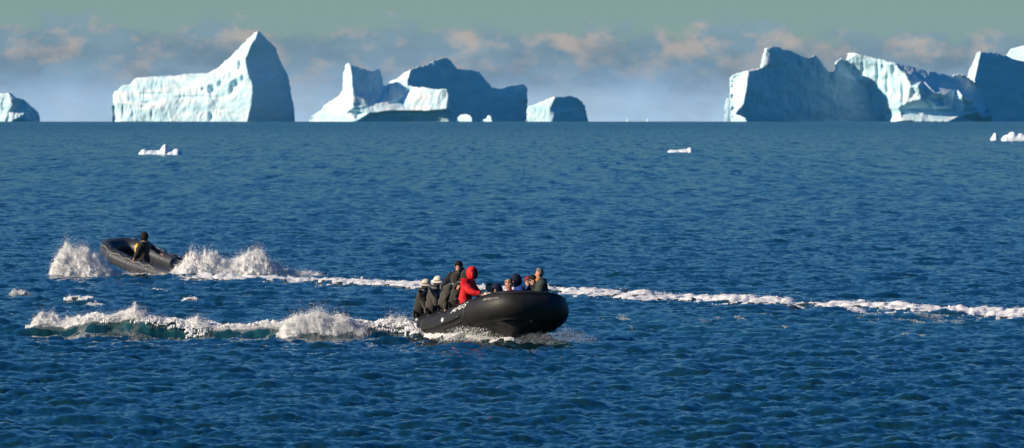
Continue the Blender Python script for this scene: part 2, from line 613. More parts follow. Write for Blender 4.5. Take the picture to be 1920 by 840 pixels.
b.inputs['IOR'].default_value = 1.333

# foam
def foam_mat(name, colr, thin=False):
    m, nt, b = new_mat(name)
    b.inputs['Base Color'].default_value = (*colr, 1)
    b.inputs['Roughness'].default_value = .8
    b.inputs['Subsurface Weight'].default_value = 0.0
    b.inputs['Specular IOR Level'].default_value = .2
    tc = N(nt, 'ShaderNodeTexCoord')
    no = N(nt, 'ShaderNodeTexNoise', Scale=9.0, Detail=6.0, Roughness=.7)
    nt.links.new(tc.outputs['Object'], no.inputs['Vector'])
    bp = N(nt, 'ShaderNodeBump', Strength=1.0, Distance=.05)
    nt.links.new(no.outputs['Fac'], bp.inputs['Height'])
    nt.links.new(bp.outputs[0], b.inputs['Normal'])
    mr = N(nt, 'ShaderNodeMixRGB')
    mr.inputs[1].default_value = (*[c * (.55 if not thin else .35) for c in colr], 1)
    mr.inputs[2].default_value = (*colr, 1)
    mm = N(nt, 'ShaderNodeMapRange'); mm.inputs[1].default_value = .35; mm.inputs[2].default_value = .6
    nt.links.new(no.outputs['Fac'], mm.inputs[0])
    nt.links.new(mm.outputs[0], mr.inputs[0])
    nt.links.new(mr.outputs[0], b.inputs['Base Color'])
    return m
M_FOAM = foam_mat('sea_foam', (.86, .9, .92))
M_FOAM_THIN = foam_mat('old_foam', (.62, .70, .74), True)
# ------------------------------------------------------------------ ice
def ice_mat(name, base, snow, scale):
    m, nt, b = new_mat(name)
    tc = N(nt, 'ShaderNodeTexCoord')
    no = N(nt, 'ShaderNodeTexNoise', Scale=scale, Detail=6.0, Roughness=.6)
    nt.links.new(tc.outputs['Object'], no.inputs['Vector'])
    mp = N(nt, 'ShaderNodeMapping'); mp.inputs['Scale'].default_value = (.25, .25, 1.4); mp.inputs['Rotation'].default_value = (.1, .18, 0)
    nt.links.new(tc.outputs['Object'], mp.inputs[0])
    st = N(nt, 'ShaderNodeTexNoise', Scale=scale * 1.5, Detail=4.0)
    nt.links.new(mp.outputs[0], st.inputs['Vector'])
    mul = math_node(nt, 'MULTIPLY', no.outputs['Fac'], st.outputs['Fac'])
    mr = N(nt, 'ShaderNodeMapRange'); mr.inputs[1].default_value = .14; mr.inputs[2].default_value = .34
    nt.links.new(mul, mr.inputs[0])
    mx = N(nt, 'ShaderNodeMixRGB')
    mx.inputs[1].default_value = (*base, 1); mx.inputs[2].default_value = (*snow, 1)
    gn = N(nt, 'ShaderNodeNewGeometry'); sx = N(nt, 'ShaderNodeSeparateXYZ'); nt.links.new(gn.outputs['Normal'], sx.inputs[0])
    sl = N(nt, 'ShaderNodeMapRange'); sl.inputs[1].default_value = -.1; sl.inputs[2].default_value = .45; sl.inputs[3].default_value = .25
    nt.links.new(sx.outputs['Z'], sl.inputs[0])
    nt.links.new(math_node(nt, 'MULTIPLY', mr.outputs[0], sl.outputs[0]), mx.inputs[0])
    nt.links.new(mx.outputs[0], b.inputs['Base Color'])
    b.inputs['Roughness'].default_value = .75
    b.inputs['Specular IOR Level'].default_value = .25
    bp = N(nt, 'ShaderNodeBump', Strength=.6, Distance=3.0 / scale * .02)
    nt.links.new(no.outputs['Fac'], bp.inputs['Height'])
    nt.links.new(bp.outputs[0], b.inputs['Normal'])
    return m
M_ICE = ice_mat('glacier_ice', (.50, .80, .92), (.92, .94, .94), .05)
M_FLOE = ice_mat('floe_ice', (.70, .86, .95), (.88, .94, .98), 1.0)


def berg(name, label, D, outline, lines, noise=3.0, thick=60, step=1.7, seed=1, cat='iceberg', group='icebergs on the horizon', rough=1.0, fine_x=7.0, dents=()):
    """An iceberg at distance D. OUTLINE: skyline then foot, [(px, py, depth)], LINES: ridges and gullies inside it.
    Depths are in pixels of that distance (D/F metres each), away from the camera."""
    s = D / F
    u0 = sum(p[0] for p in outline) / len(outline)
    # coarse triangulation that carries depth
    pts, dep, edges = [], [], []
    for p in outline: pts.append(Vector((p[0], -p[1]))); dep.append(p[2])
    n = len(outline)
    edges += [(i, (i + 1) % n) for i in range(n)]
    for ln in lines:
        b0 = len(pts)
        for p in ln: pts.append(Vector((p[0], -p[1]))); dep.append(p[2])
        edges += [(b0 + i, b0 + i + 1) for i in range(len(ln) - 1)]
    vc, ec, fc, ov, oe, of = delaunay_2d_cdt(pts, edges, [], 0, 1e-3)
    dc = []
    for k, src in enumerate(ov):
        dc.append(float(np.mean([dep[i] for i in src])) if src else None)
    known = [k for k in range(len(vc)) if dc[k] is not None]
    for k in range(len(vc)):
        if dc[k] is None:
            w = [(1 / ((vc[k] - vc[j]).length + .01), dc[j]) for j in known]
            w.sort(reverse=True); w = w[:4]
            dc[k] = sum(a * c for a, c in w) / sum(a for a, c in w)
    # fine outline with small jags
    fo = []
    r = random.Random(seed)
    for i in range(n):
        a, b_ = outline[i], outline[(i + 1) % n]
        L = math.hypot(a[0] - b_[0], a[1] - b_[1])
        m = max(1, int(L / step))
        base = a[1] > 226 and b_[1] > 226
        for j in range(m):
            f = j / m
            x, y = a[0] + (b_[0] - a[0]) * f, a[1] + (b_[1] - a[1]) * f
            if not base and j > 0:
                q = float(fbm(x * .22, y * .22, 0, seed + 50, 3)) * 2.0 * rough
                nx, ny = (b_[1] - a[1]) / L, -(b_[0] - a[0]) / L
                e = min(1, j / 2, (m - j) / 2)
                x += nx * q * e; y += ny * q * e
            fo.append((x, y))
    P2 = [Vector((x, -y)) for x, y in fo]
    nb = len(P2)
    xs = [p[0] for p in fo]; ys = [p[1] for p in fo]
    gx = np.arange(min(xs), max(xs), step); gy = np.arange(min(ys), max(ys), step * .95)
    poly = np.array(fo)
    GX, GY = np.meshgrid(gx, gy)
    GX = GX + (np.arange(len(gy)) % 2)[:, None] * step * .5
    GX = GX.ravel(); GY = GY.ravel()
    inside = np.zeros(len(GX), bool)
    mind = np.full(len(GX), 1e9)
    for i in range(nb):
        x1, y1 = poly[i]; x2, y2 = poly[(i + 1) % nb]
        c = (y1 > GY) != (y2 > GY)
        with np.errstate(divide='ignore', invalid='ignore'):
            inside ^= c & (GX < (x2 - x1) * (GY - y1) / (y2 - y1 + 1e-12) + x1)
        mind = np.minimum(mind, (GX - x1) ** 2 + (GY - y1) ** 2)
    keep = inside & (mind > (step * .6) ** 2)
    for x, y in zip(GX[keep], GY[keep]): P2.append(Vector((float(x), -float(y))))
    v2, e2, f2, o1, o2, o3 = delaunay_2d_cdt(P2, [(i, (i + 1) % nb) for i in range(nb)], [], 1, 1e-4)
    A = np.array([(p.x, p.y) for p in v2])
    dd = np.full(len(A), np.nan)
    C = np.array([(p.x, p.y) for p in vc]); dcn = np.array(dc)
    for f in fc:
        for k in range(1, len(f) - 1):
            i0, i1, i2 = f[0], f[k], f[k + 1]
            a, b_, c = C[i0], C[i1], C[i2]
            den = (b_[1] - c[1]) * (a[0] - c[0]) + (c[0] - b_[0]) * (a[1] - c[1])
            if abs(den) < 1e-9: continue
            l0 = ((b_[1] - c[1]) * (A[:, 0] - c[0]) + (c[0] - b_[0]) * (A[:, 1] - c[1])) / den
            l1 = ((c[1] - a[1]) * (A[:, 0] - c[0]) + (a[0] - c[0]) * (A[:, 1] - c[1])) / den
            l2 = 1 - l0 - l1
            m = (l0 > -1e-4) & (l1 > -1e-4) & (l2 > -1e-4)
            dd[m] = l0[m] * dcn[i0] + l1[m] * dcn[i1] + l2[m] * dcn[i2]
    bad = np.isnan(dd)
    for k in np.where(bad)[0]:
        w = 1 / (np.hypot(C[:, 0] - A[k, 0], C[:, 1] - A[k, 1]) + .01) ** 2
        dd[k] = (w * dcn).sum() / w.sum()
    # gentle surface relief, vertical runnels and knobs
    x, y = A[:, 0], A[:, 1]
    dd = dd + noise * (fbm(x / 26, y / 26, 0, seed, 4) * 1.5 + (ridged(x / fine_x + 2 * fbm(x / 30, y / 30, 0, seed + 9, 2), y / (fine_x * 2.6), seed + 3, 3) - .5) * .8)
    for ax, ay, rx, ry, dp in dents:
        dd = dd + dp * np.exp(-((x - ax) / rx) ** 2 - ((y + ay) / ry) ** 2)
    front = np.stack([(A[:, 0] - 960) * s, np.full(len(A), float(D)) + dd * s, A[:, 1] * 0], -1)
    # z from the picture height at distance D (true metres above the sea there)
    a_ = math.atan(PITCH)
    vv = (420 + A[:, 1]) / F
    yy = math.cos(a_) + vv * math.sin(a_); zz = -math.sin(a_) + vv * math.cos(a_)
    front[:, 2] = H + zz / yy * D
    dmax = dd.max()
    back = front.copy()
    # the far side: bulges out behind, lower towards its edges
    mid = (A[:, 0] - A[:, 0].min()) / (np.ptp(A[:, 0]) + 1e-6)
    bulge = np.sqrt(np.clip(1 - (2 * mid - 1) ** 2, 0.02, 1))
    back[:, 1] = D + (np.maximum(dd + 12, dmax * .6 + 6) + thick * bulge * .9 + 4 * fbm(x / 20, y / 20, 0, seed + 5, 3)) * s
    nV = len(front)
    V = np.vstack([front, back])
    F1 = [tuple(f) for f in f2]
    faces = []
    ebound = {}
    for f in F1:
        for i in range(len(f)):
            e = (f[i], f[(i + 1) % len(f)])
            ebound[e] = 1
    for f in F1:
        faces.append(tuple(f)); faces.append(tuple(k + nV for k in reversed(f)))
    for e in list(ebound):
        if (e[1], e[0]) not in ebound:
            faces.append((e[1], e[0], e[0] + nV)); faces.append((e[1], e[0] + nV, e[1] + nV))
    # move origin to the berg's foot
    org = Vector(((u0 - 960) * s, D, -D * D / (2 * RE)))
    V = V - np.array(org)
    o = mesh_obj(name, V.tolist(), faces, M_ICE, smooth=True)
    o.location = org
    bm = bmesh.new(); bm.from_mesh(o.data); bmesh.ops.recalc_face_normals(bm, faces=bm.faces[:]); bm.to_mesh(o.data); bm.free()
    o.data.polygons.foreach_set('use_smooth', [True] * len(o.data.polygons))
    tag(o, label, cat, group)
    return o


B = 236   # foot of the bergs, a little under the horizon line
berg('iceberg', 'tall white iceberg with a sharp peak and a sheer blue right face', 8600,
     [(207, B, 78), (208, 183, 80), (210, 173, 82), (226, 160, 80), (240, 158, 80), (249, 147, 84), (271, 144, 80), (309, 142, 74), (330, 141, 72), (342, 138, 72),
      (385, 137, 60), (404, 129, 56), (428, 109, 44), (452, 85, 26), (476, 62, 10), (483, 58, 6), (488, 62, 8), (502, 77, 22), (515, 89, 32), (522, 111, 38),
      (535, 135, 50), (540, 149, 54), (544, 178, 60), (550, 204, 64), (551, B, 66)],
     [[(483, 60, 1), (478, 76, 2), (471, 84, 0), (459, 111, 2), (464, 135, 0), (474, 164, -6), (472, 192, -6), (461, 200, 2), (461, B, 0)],
      [(249, 152, 76), (300, 160, 62), (350, 165, 45), (400, 170, 26), (440, 188, 10)],
      [(330, 143, 64), (380, 146, 46), (420, 136, 32)],
      [(215, 192, 66), (260, 196, 52), (300, 200, 42), (380, 204, 26), (430, 205, 14)],
      [(404, 134, 50), (440, 112, 24), (459, 105, 10)],
      [(425, 130, 34), (415, 160, 24)],
      [(225, 228, 60), (300, 228, 40), (400, 228, 14)]], noise=2.6, seed=2, dents=[(397, 168, 6, 8, 13), (443, 157, 8, 10, 15), (412, 157, 4, 5, 9), (395, 219, 4, 6, 11), (434, 170, 4, 6, 9), (450, 122, 5, 14, 9), (432, 140, 4, 8, 7), (455, 145, 3, 12, 7), (276, 193, 9, 3, 6), (268, 200, 7, 2.5, 4), (247, 212, 2, 12, 3), (228, 206, 2, 9, 3), (283, 214, 2.5, 9, 3), (380, 167, 3, 3, 7), (290, 176, 30, 2, 3), (360, 182, 40, 2.5, 3)])
berg('iceberg', 'dark blue humped iceberg with a low flat right end, behind a white horned one', 8900,
     [(728, B, 40), (730, 153, 30), (744, 147, 22), (756, 138, 14), (765, 133, 8), (770, 130, 2), (782, 125, 6), (799, 122, 14), (806, 117, 18), (813, 114, 20), (822, 111, 24), (830, 108, 26),
      (838, 108, 32), (845, 113, 36), (852, 123, 38), (859, 130, 42), (885, 131, 56), (899, 135, 64), (911, 151, 68), (922, 164, 74), (940, 166, 84),
      (962, 160, 98), (982, 158, 108), (989, 164, 112), (990, B, 114)],
     [[(768, 134, 0), (764, 148, -4), (762, 170, -4), (760, B, -4)],
      [(800, 160, 14), (900, 175, 60), (970, 180, 96)], [(820, 228, 28), (900, 228, 62), (960, 228, 92)]], noise=2.4, seed=12)
berg('iceberg', 'white iceberg with a thin upright horn at its left end, before the dark humped one', 8500,
     [(578, B, 46), (579, 226, 46), (583, 218, 44), (604, 204, 36), (607, 197, 36), (637, 178, 22), (642, 166, 18), (643, 139, 17), (647, 123, 12), (653, 118, 8), (662, 123, 4),
      (672, 127, 12), (685, 130, 24), (698, 134, 34), (704, 131, 38), (709, 129, 42), (713, 137, 44), (717, 157, 47), (722, 161, 50), (731, 156, 56), (745, 153, 50), (750, 152, 46), (757, 157, 40), (765, 161, 36), (780, 163, 29), (794, 163, 22),
      (813, 167, 14), (828, 167, 8), (838, 167, 2), (841, 176, 8), (843, 200, 12), (845, B, 16)],
     [[(656, 121, 1), (660, 145, -4), (661, 160, -4), (663, 178, -6), (661, 199, -6)],
      [(753, 154, 46), (758, 176, 46), (752, 192, 42)],
      [(661, 201, -10), (700, 197, 3), (726, 195, 12), (752, 194, 22)],
      [(649, 215, 2), (655, 207, -4), (672, 207, -6), (700, 202, -2), (760, 201, 12), (815, 203, 0), (838, 200, -6)],
      [(649, B, 0), (649, 217, 0), (656, 209, 2), (672, 210, 14)],
      [(668, 226, -16), (690, 213, -12), (728, 207, -4), (800, 207, 0), (838, 204, -8)],
      [(678, 229, -12), (694, 217, -2), (728, 211, 6), (800, 211, 10), (836, 209, 2)],
      [(690, 229, 2), (760, 229, 20), (820, 229, 18)]], noise=2.6, seed=22)
berg('iceberg', 'small low rounded iceberg, white on its left half, right of the humped one', 8400,
     [(986, B, 16), (988, 204, 18), (991, 199, 17), (1017, 190, 10), (1030, 184, 6), (1040, 181, 2), (1046, 182, 6), (1057, 182, 12), (1062, 180, 16), (1071, 180, 20), (1078, 182, 26), (1086, 186, 32), (1097, 197, 40), (1103, 224, 46), (1104, B, 48)],
     [[(1041, 183, 0), (1031, 204, -3), (1040, 214, -2), (1032, B, -2)], [(1060, 200, 18), (1085, 205, 34)]], noise=2.5, seed=32)
berg('iceberg', 'widest iceberg, dark blue face with white columns down its middle', 8500,
     [(1375, B, 34), (1373, 209, 30), (1371, 190, 28), (1371, 146, 26), (1378, 140, 18), (1400, 133, 2), (1430, 127, 20), (1432, 112, 17), (1438, 90, 15), (1447, 88, 20), (1461, 88, 32), (1470, 93, 38), (1480, 94, 46), (1497, 101, 58), (1510, 107, 66), (1520, 108, 70), (1533, 103, 80),
      (1539, 111, 84), (1551, 127, 92), (1556, 133, 96), (1563, 135, 100), (1571, 133, 104), (1574, 128, 108), (1572, 118, 112), (1578, 112, 112), (1583, 108, 114), (1588, 114, 118), (1594, 112, 120), (1596, 99, 122), (1604, 98, 116), (1612, 100, 110), (1642, 108, 104), (1681, 117, 88),
      (1733, 129, 112), (1763, 136, 126), (1793, 142, 140), (1806, 137, 150), (1824, 145, 160), (1850, 165, 172), (1855, 186, 172), (1862, 200, 172), (1870, B, 172)],
     [[(1403, 134, -2), (1400, 160, -6), (1393, 195, -8), (1378, 211, -6), (1380, B, 0)],
      [(1380, 146, 22), (1379, 165, 22), (1387, 190, 8)],
      [(1404, 131, 8), (1431, 128, 24), (1480, 118, 44), (1515, 110, 68)],
      [(1443, 92, 17), (1444, 122, 20)],
      [(1588, 116, 122), (1592, 125, 128), (1612, 151, 136), (1639, 173, 146), (1645, 206, 148), (1650, B, 150)],
      [(1640, 118, 106), (1648, 150, 112), (1655, 200, 126)],
      [(1681, 119, 82), (1700, 140, 74), (1711, 161, 66), (1705, 191, 64), (1687, 203, 70), (1692, 212, 74)],
      
      [(1733, 150, 90), (1760, 160, 106), (1800, 165, 128), (1835, 192, 146)],
      [(1693, 213, 80), (1750, 216, 86), (1800, 212, 104), (1835, 206, 122)],
      [(1693, 226, 56), (1740, 229, 58), (1780, 228, 62), (1800, 219, 84), (1838, 209, 108)],
      [(1724, 162, 54), (1730, 185, 60)], [(1757, 175, 66), (1760, 200, 70)], [(1776, 178, 74), (1773, 200, 80)], [(1808, 180, 84), (1815, 203, 94)], [(1828, 190, 92), (1832, 203, 100)],
      [(1716, 172, 70), (1745, 182, 84), (1768, 190, 94), (1795, 192, 104), (1822, 196, 112)],
      [(1700, 205, 78), (1750, 206, 98), (1800, 207, 116)],
      [(1450, 180, 30), (1550, 180, 92)], [(1450, 226, 30), (1600, 226, 124)]], noise=3.2, seed=42, thick=80, fine_x=9, dents=[(1622, 130, 3, 16, 7), (1650, 142, 3, 26, 8), (1668, 165, 3, 25, 7), (1680, 130, 4, 10, 8), (1696, 178, 3, 18, 7), (1634, 158, 2.5, 14, 5), (1605, 126, 5, 5, 9), (1614, 138, 5, 6, 8), (1660, 125, 4, 8, 7), (1640, 190, 2.5, 14, 4), (1670, 212, 6, 6, 14)])
berg('iceberg', 'dark teal block of ice with steep left end, cut by the right edge', 8900,
     [(1812, B, 16), (1816, 150, 14), (1822, 132, 12), (1826, 124, 10), (1834, 106, 4), (1838, 97, 2), (1848, 98, 8), (1869, 98, 20), (1878, 103, 24), (1890, 104, 32), (1904, 111, 40), (1921, 114, 50), (1960, 130, 74), (2010, 170, 100), (2020, B, 110)],
     [[(1838, 99, -2), (1832, 125, -4), (1826, 150, -6), (1824, B, -6)], [(1900, 170, 42)]], noise=2.4, seed=52)
berg('iceberg', 'far white ice peak showing above the dark block at the right edge', 9000,
     [(1870, B, 40), (1880, 140, 38), (1891, 103, 34), (1897, 95, 30), (1902, 90, 28), (1910, 88, 22), (1914, 87, 20), (1930, 84, 10), (1950, 96, 6), (1970, 120, 20), (1985, B, 30)],
     [[(1946, 100, 0), (1940, 160, -6), (1935, B, -6)]], noise=3, seed=62)
berg('iceberg', 'pale blue rugged low iceberg cut by the left edge of the photo', 8500,
     [(-70, B, 40), (-60, 190, 40), (-30, 168, 30), (0, 175, 14), (8, 176, 10), (14, 174, 7), (20, 178, 4), (26, 183, 4), (32, 184, 10), (40, 186, 18), (48, 193, 24), (55, 200, 30), (62, 206, 34), (69, 211, 38), (72, 224, 40), (73, B, 42)],
     [[(17, 177, 2), (24, 197, -2), (14, 210, 6), (8, B, 2)], [(30, 205, 12), (34, 220, 2), (46, 212, 10), (50, 228, 14)]], noise=5, seed=72)
berg('ice_pillar', 'thin white ice pillar standing just left of the columned iceberg', 8450,
     [(1359, B, 3), (1359, 200, 3), (1361, 190, 3), (1364, 184, 2), (1368, 185, 0), (1370, 190, 1), (1366, 206, 1), (1368, B, 3)],
     [], noise=.8, seed=82, thick=12, step=1.2, cat='ice', rough=.5)
berg('ice_chunk', 'rounded white ice chunk at the foot of the columned iceberg\'s left end', 8420,
     [(1374, B, 20), (1375, 220, 20), (1379, 214, 18), (1388, 216, 12), (1398, 222, 4), (1405, B, 0)], [], noise=.8, seed=83, thick=12, step=1.2, cat='ice', rough=.5)
berg('ice_chunk', 'oval white ice chunk at the foot of the dark humped iceberg', 8400,
     [(857, B, 20), (858, 220, 20), (864, 215, 17), (874, 214, 10), (882, 217, 4), (885, 222, 1), (886, B, 0)], [], noise=.6, seed=84, thick=10, step=1.2, cat='ice', rough=.4)
berg('ice_chunk', 'tiny white ice point at the foot of the dark humped iceberg\'s flat end', 8400,
     [(905, B, 14), (906, 224, 13), (912, 222, 10), (914, 217, 8), (918, 216, 5), (921, 220, 2), (922, 226, 1), (926, B, 0)], [], noise=.4, seed=85, thick=8, step=1.2, cat='ice', rough=.3)
for px, lab in ((1383, 'left'), (1176, 'right')):
    pass
berg('ice_chunk', 'speck of ice on the open horizon, the left one of two', 8200,
     [(1173, B, 2), (1175, 225, 2), (1178, 223, 1), (1181, 226, 1), (1183, B, 2)], [], noise=.2, seed=86, thick=5, step=1.2, cat='ice', rough=.2)
berg('ice_chunk', 'speck of ice on the open horizon, the right one of two', 8200,
     [(1211, B, 2), (1213, 224, 2), (1215, 222, 1), (1217, 226, 1), (1219, B, 2)], [], noise=.2, seed=87, thick=5, step=1.2, cat='ice', rough=.2)


def floe(name, label, px, py, lobes, seed):
    """Floating ice close enough to show its shape. LOBES: (dx px, half width px, top px, depth m)."""
    p = at(px, py)
    s = p.y / F
    def build(lobe_list):
        x0 = min(l[0] - l[1] for l in lobe_list); x1 = max(l[0] + l[1] for l in lobe_list)
        nx, ny = 90, 30
        xs = np.linspace(x0, x1, nx); ys = np.linspace(-1, 1, ny)
        X, Y = np.meshgrid(xs, ys)
        Z = np.full_like(X, -1.5)
        dep = 1.6
        for dx, hw, top, sharp in lobe_list:
            r = np.clip(1 - (np.abs(X - dx) / hw) ** sharp - Y ** 2, 0, 1)
            Z = np.maximum(Z, top * np.sqrt(r) - 1.5 * (r <= 0))
        Z = Z + .9 * fbm(X / 5, Y * 2, 0, seed, 3) * (Z > 0)
        V = np.stack([X * s, Y * dep * (1 + 0 * X), Z * s], -1).reshape(-1, 3)
        V[:, 2] = np.maximum(V[:, 2], -0.25)
        nv = len(V)
        low = V.copy(); low[:, 2] = -0.5
        idx = np.arange(nv).reshape(ny, nx)
        q = np.stack([idx[:-1, :-1], idx[:-1, 1:], idx[1:, 1:], idx[1:, :-1]], -1).reshape(-1, 4)
        V = np.vstack([V, low])
        faces = q.tolist() + (q[:, ::-1] + nv).tolist()
        ring = list(idx[0]) + list(idx[1:, -1]) + list(idx[-1, -2::-1]) + list(idx[-2:0:-1, 0])
        for i in range(len(ring)):
            a, b_ = ring[i], ring[(i + 1) % len(ring)]
            faces.append((b_, a, a + nv, b_ + nv))
        o = mesh_obj(name, V.tolist(), faces, M_FLOE)
        o.location = p
        return o
    o = build(lobes)
    tag(o, label, 'ice floe', 'ice floes drifting on the sea')
    return o


floe('ice_floe', 'white floe with a pointed hump between two low ends, below the tall peaked iceberg', 303, 290,
     [(-32, 9, 10, 2), (-20, 24, 8, 2.5), (0, 38, 6, 6), (7, 11, 20, 1.3), (2, 20, 9, 2), (28, 12, 11, 2), (16, 14, 8, 2)], 3)
floe('ice_floe', 'thin flat floe alone on the open water', 1277, 286,
     [(-12, 14, 5, 3), (4, 14, 6, 3), (17, 8, 9, 2)], 5)
floe('ice_floe', 'small rounded floe beside the bigger one at the right edge', 1865, 263, [(-2, 6, 8, 2), (1, 6, 14, 2)], 7)
floe('ice_floe', 'larger lumpy white floe cut by the right edge', 1905, 264,
     [(-18, 8, 10, 2), (4, 32, 12, 5), (-6, 12, 17, 2), (8, 14, 14, 2), (24, 14, 12, 2)], 9)

# ------------------------------------------------------------------ thin haze over the cold sea
HZ = HAZE
vs = [(x, y, z) for x in (-11200, 11200) for y in (-300, 11200) for z in (-30, 125)]
hz = mesh_obj('haze', vs, [(0, 1, 3, 2), (4, 6, 7, 5), (0, 4, 5, 1), (2, 3, 7, 6), (0, 2, 6, 4), (1, 5, 7, 3)], None, smooth=False)
m = bpy.data.materials.new('haze'); m.use_nodes = True
nt = m.node_tree
nt.nodes.remove(nt.nodes['Principled BSDF'])
pv = nt.nodes.new('ShaderNodeVolumePrincipled')
pv.inputs['Color'].default_value = (.12, .68, 1.0, 1)
pv.inputs['Density'].default_value = HZ
pv.inputs['Anisotropy'].default_value = 0.0
nt.links.new(pv.outputs[0], nt.nodes['Material Output'].inputs['Volume'])
hz.data.materials.append(m)
tag(hz, 'thin pale blue haze lying over the sea', 'haze', kind='stuff')
# ------------------------------------------------------------------ materials of boats and people
M_TUBE = plain('black_hypalon', (.015, .015, .015), .56, .8, 5.0, bump=.006, spec=.35)
M_TUBE_GREY = plain('grey_hypalon', (.036, .043, .056), .42, .3, 6.0, bump=.004)
M_STRAKE = plain('rubbing_strake', (.012, .012, .012), .6, .3, 9.0)
M_STRAKE_PALE = plain('worn_pale_strake', (.30, .28, .25), .6, .35, 12.0)
M_HULL = plain('hull_black', (.006, .007, .008), .5, .3, 5.0, spec=.3)
M_FLOOR = plain('floor_dark', (.05, .05, .05), .7, .3, 9.0)
M_HULL_TAN = plain('hull_olive', (.13, .13, .09), .5, .3, 5.0)
M_ALU = plain('grey_board', (.16, .16, .16), .5, .3, 9.0)
M_WHITE = plain('white_marking', (.82, .82, .80), .5, .06, 9.0)
M_ENGINE = plain('engine_black', (.015, .016, .02), .25, .2, 5.0)
M_ROPE = plain('pale_rope', (.62, .60, .55), .8, .2, 60.0)
M_METAL = plain('dull_steel', (.35, .35, .36), .35, .2, 9.0, metallic=.8)


def sweep(path, radii, seg=20, cap=True, squash=None):
    """Round tube along PATH with a radius per point; returns verts, faces and the ring frames."""
    V, Fc, frames = [], [], []
    n = len(path)
    up = Vector((0, 0, 1))
    for i, p in enumerate(path):
        t = (path[min(i + 1, n - 1)] - path[max(i - 1, 0)]).normalized()
        side = t.cross(up).normalized()                 # to the right of travel
        u = side.cross(t).normalized()
        frames.append((p, t, side, u, radii[i]))
        for k in range(seg):
            a = 2 * math.pi * k / seg
            V.append(p + (side * math.cos(a) + u * math.sin(a)) * radii[i])
    for i in range(n - 1):
        for k in range(seg):
            a, b_ = i * seg + k, i * seg + (k + 1) % seg
            Fc.append((a, a + seg, b_ + seg, b_))
    if cap:
        Fc.append(tuple(range(seg)))
        Fc.append(tuple((n - 1) * seg + k for k in reversed(range(seg))))
    return V, Fc, frames


def chain_tube(name, pts, r, material, parent=None, seg=8):
    pts = [Vector(p) for p in pts]
    V, Fc, _ = sweep(pts, [r] * len(pts), seg)
    return mesh_obj(name, V, Fc, material, parent)


def box_mesh(name, lo, hi, material, parent, bev=.015):
    bm = bmesh.new()
    bmesh.ops.create_cube(bm, size=1)
    for v in bm.verts:
        v.co = Vector([lo[i] + (v.co[i] + .5) * (hi[i] - lo[i]) for i in range(3)])
    bmesh.ops.bevel(bm, geom=bm.edges[:], offset=bev, segments=2, affect='EDGES')
    me = bpy.data.meshes.new(name); bm.to_mesh(me); bm.free()
    me.materials.append(material)
    o = bpy.data.objects.new(name, me); col.objects.link(o)
    if parent: o.parent = parent
    return o


def tube_centre(L, b, sheer, q):
    """Centre line of the U shaped tube, q from 0 (starboard stern) to 1 (apex) to 2 (port stern)."""
    side = -1 if q <= 1 else 1
    f = q if q <= 1 else 2 - q
    st = .70                                            # share of the run that is straight
    if f <= st:
        x = f / st * (L * .70)
        y = b
    else:
        g = (f - st) / (1 - st) * math.pi / 2
        x = L * .70 + L * .30 * math.sin(g) ** .92
        y = b * max(0, math.cos(g)) ** .55
    z = sheer * max(0, (x / L - .35) / .65) ** 1.7
    return Vector((x, side * y, z))


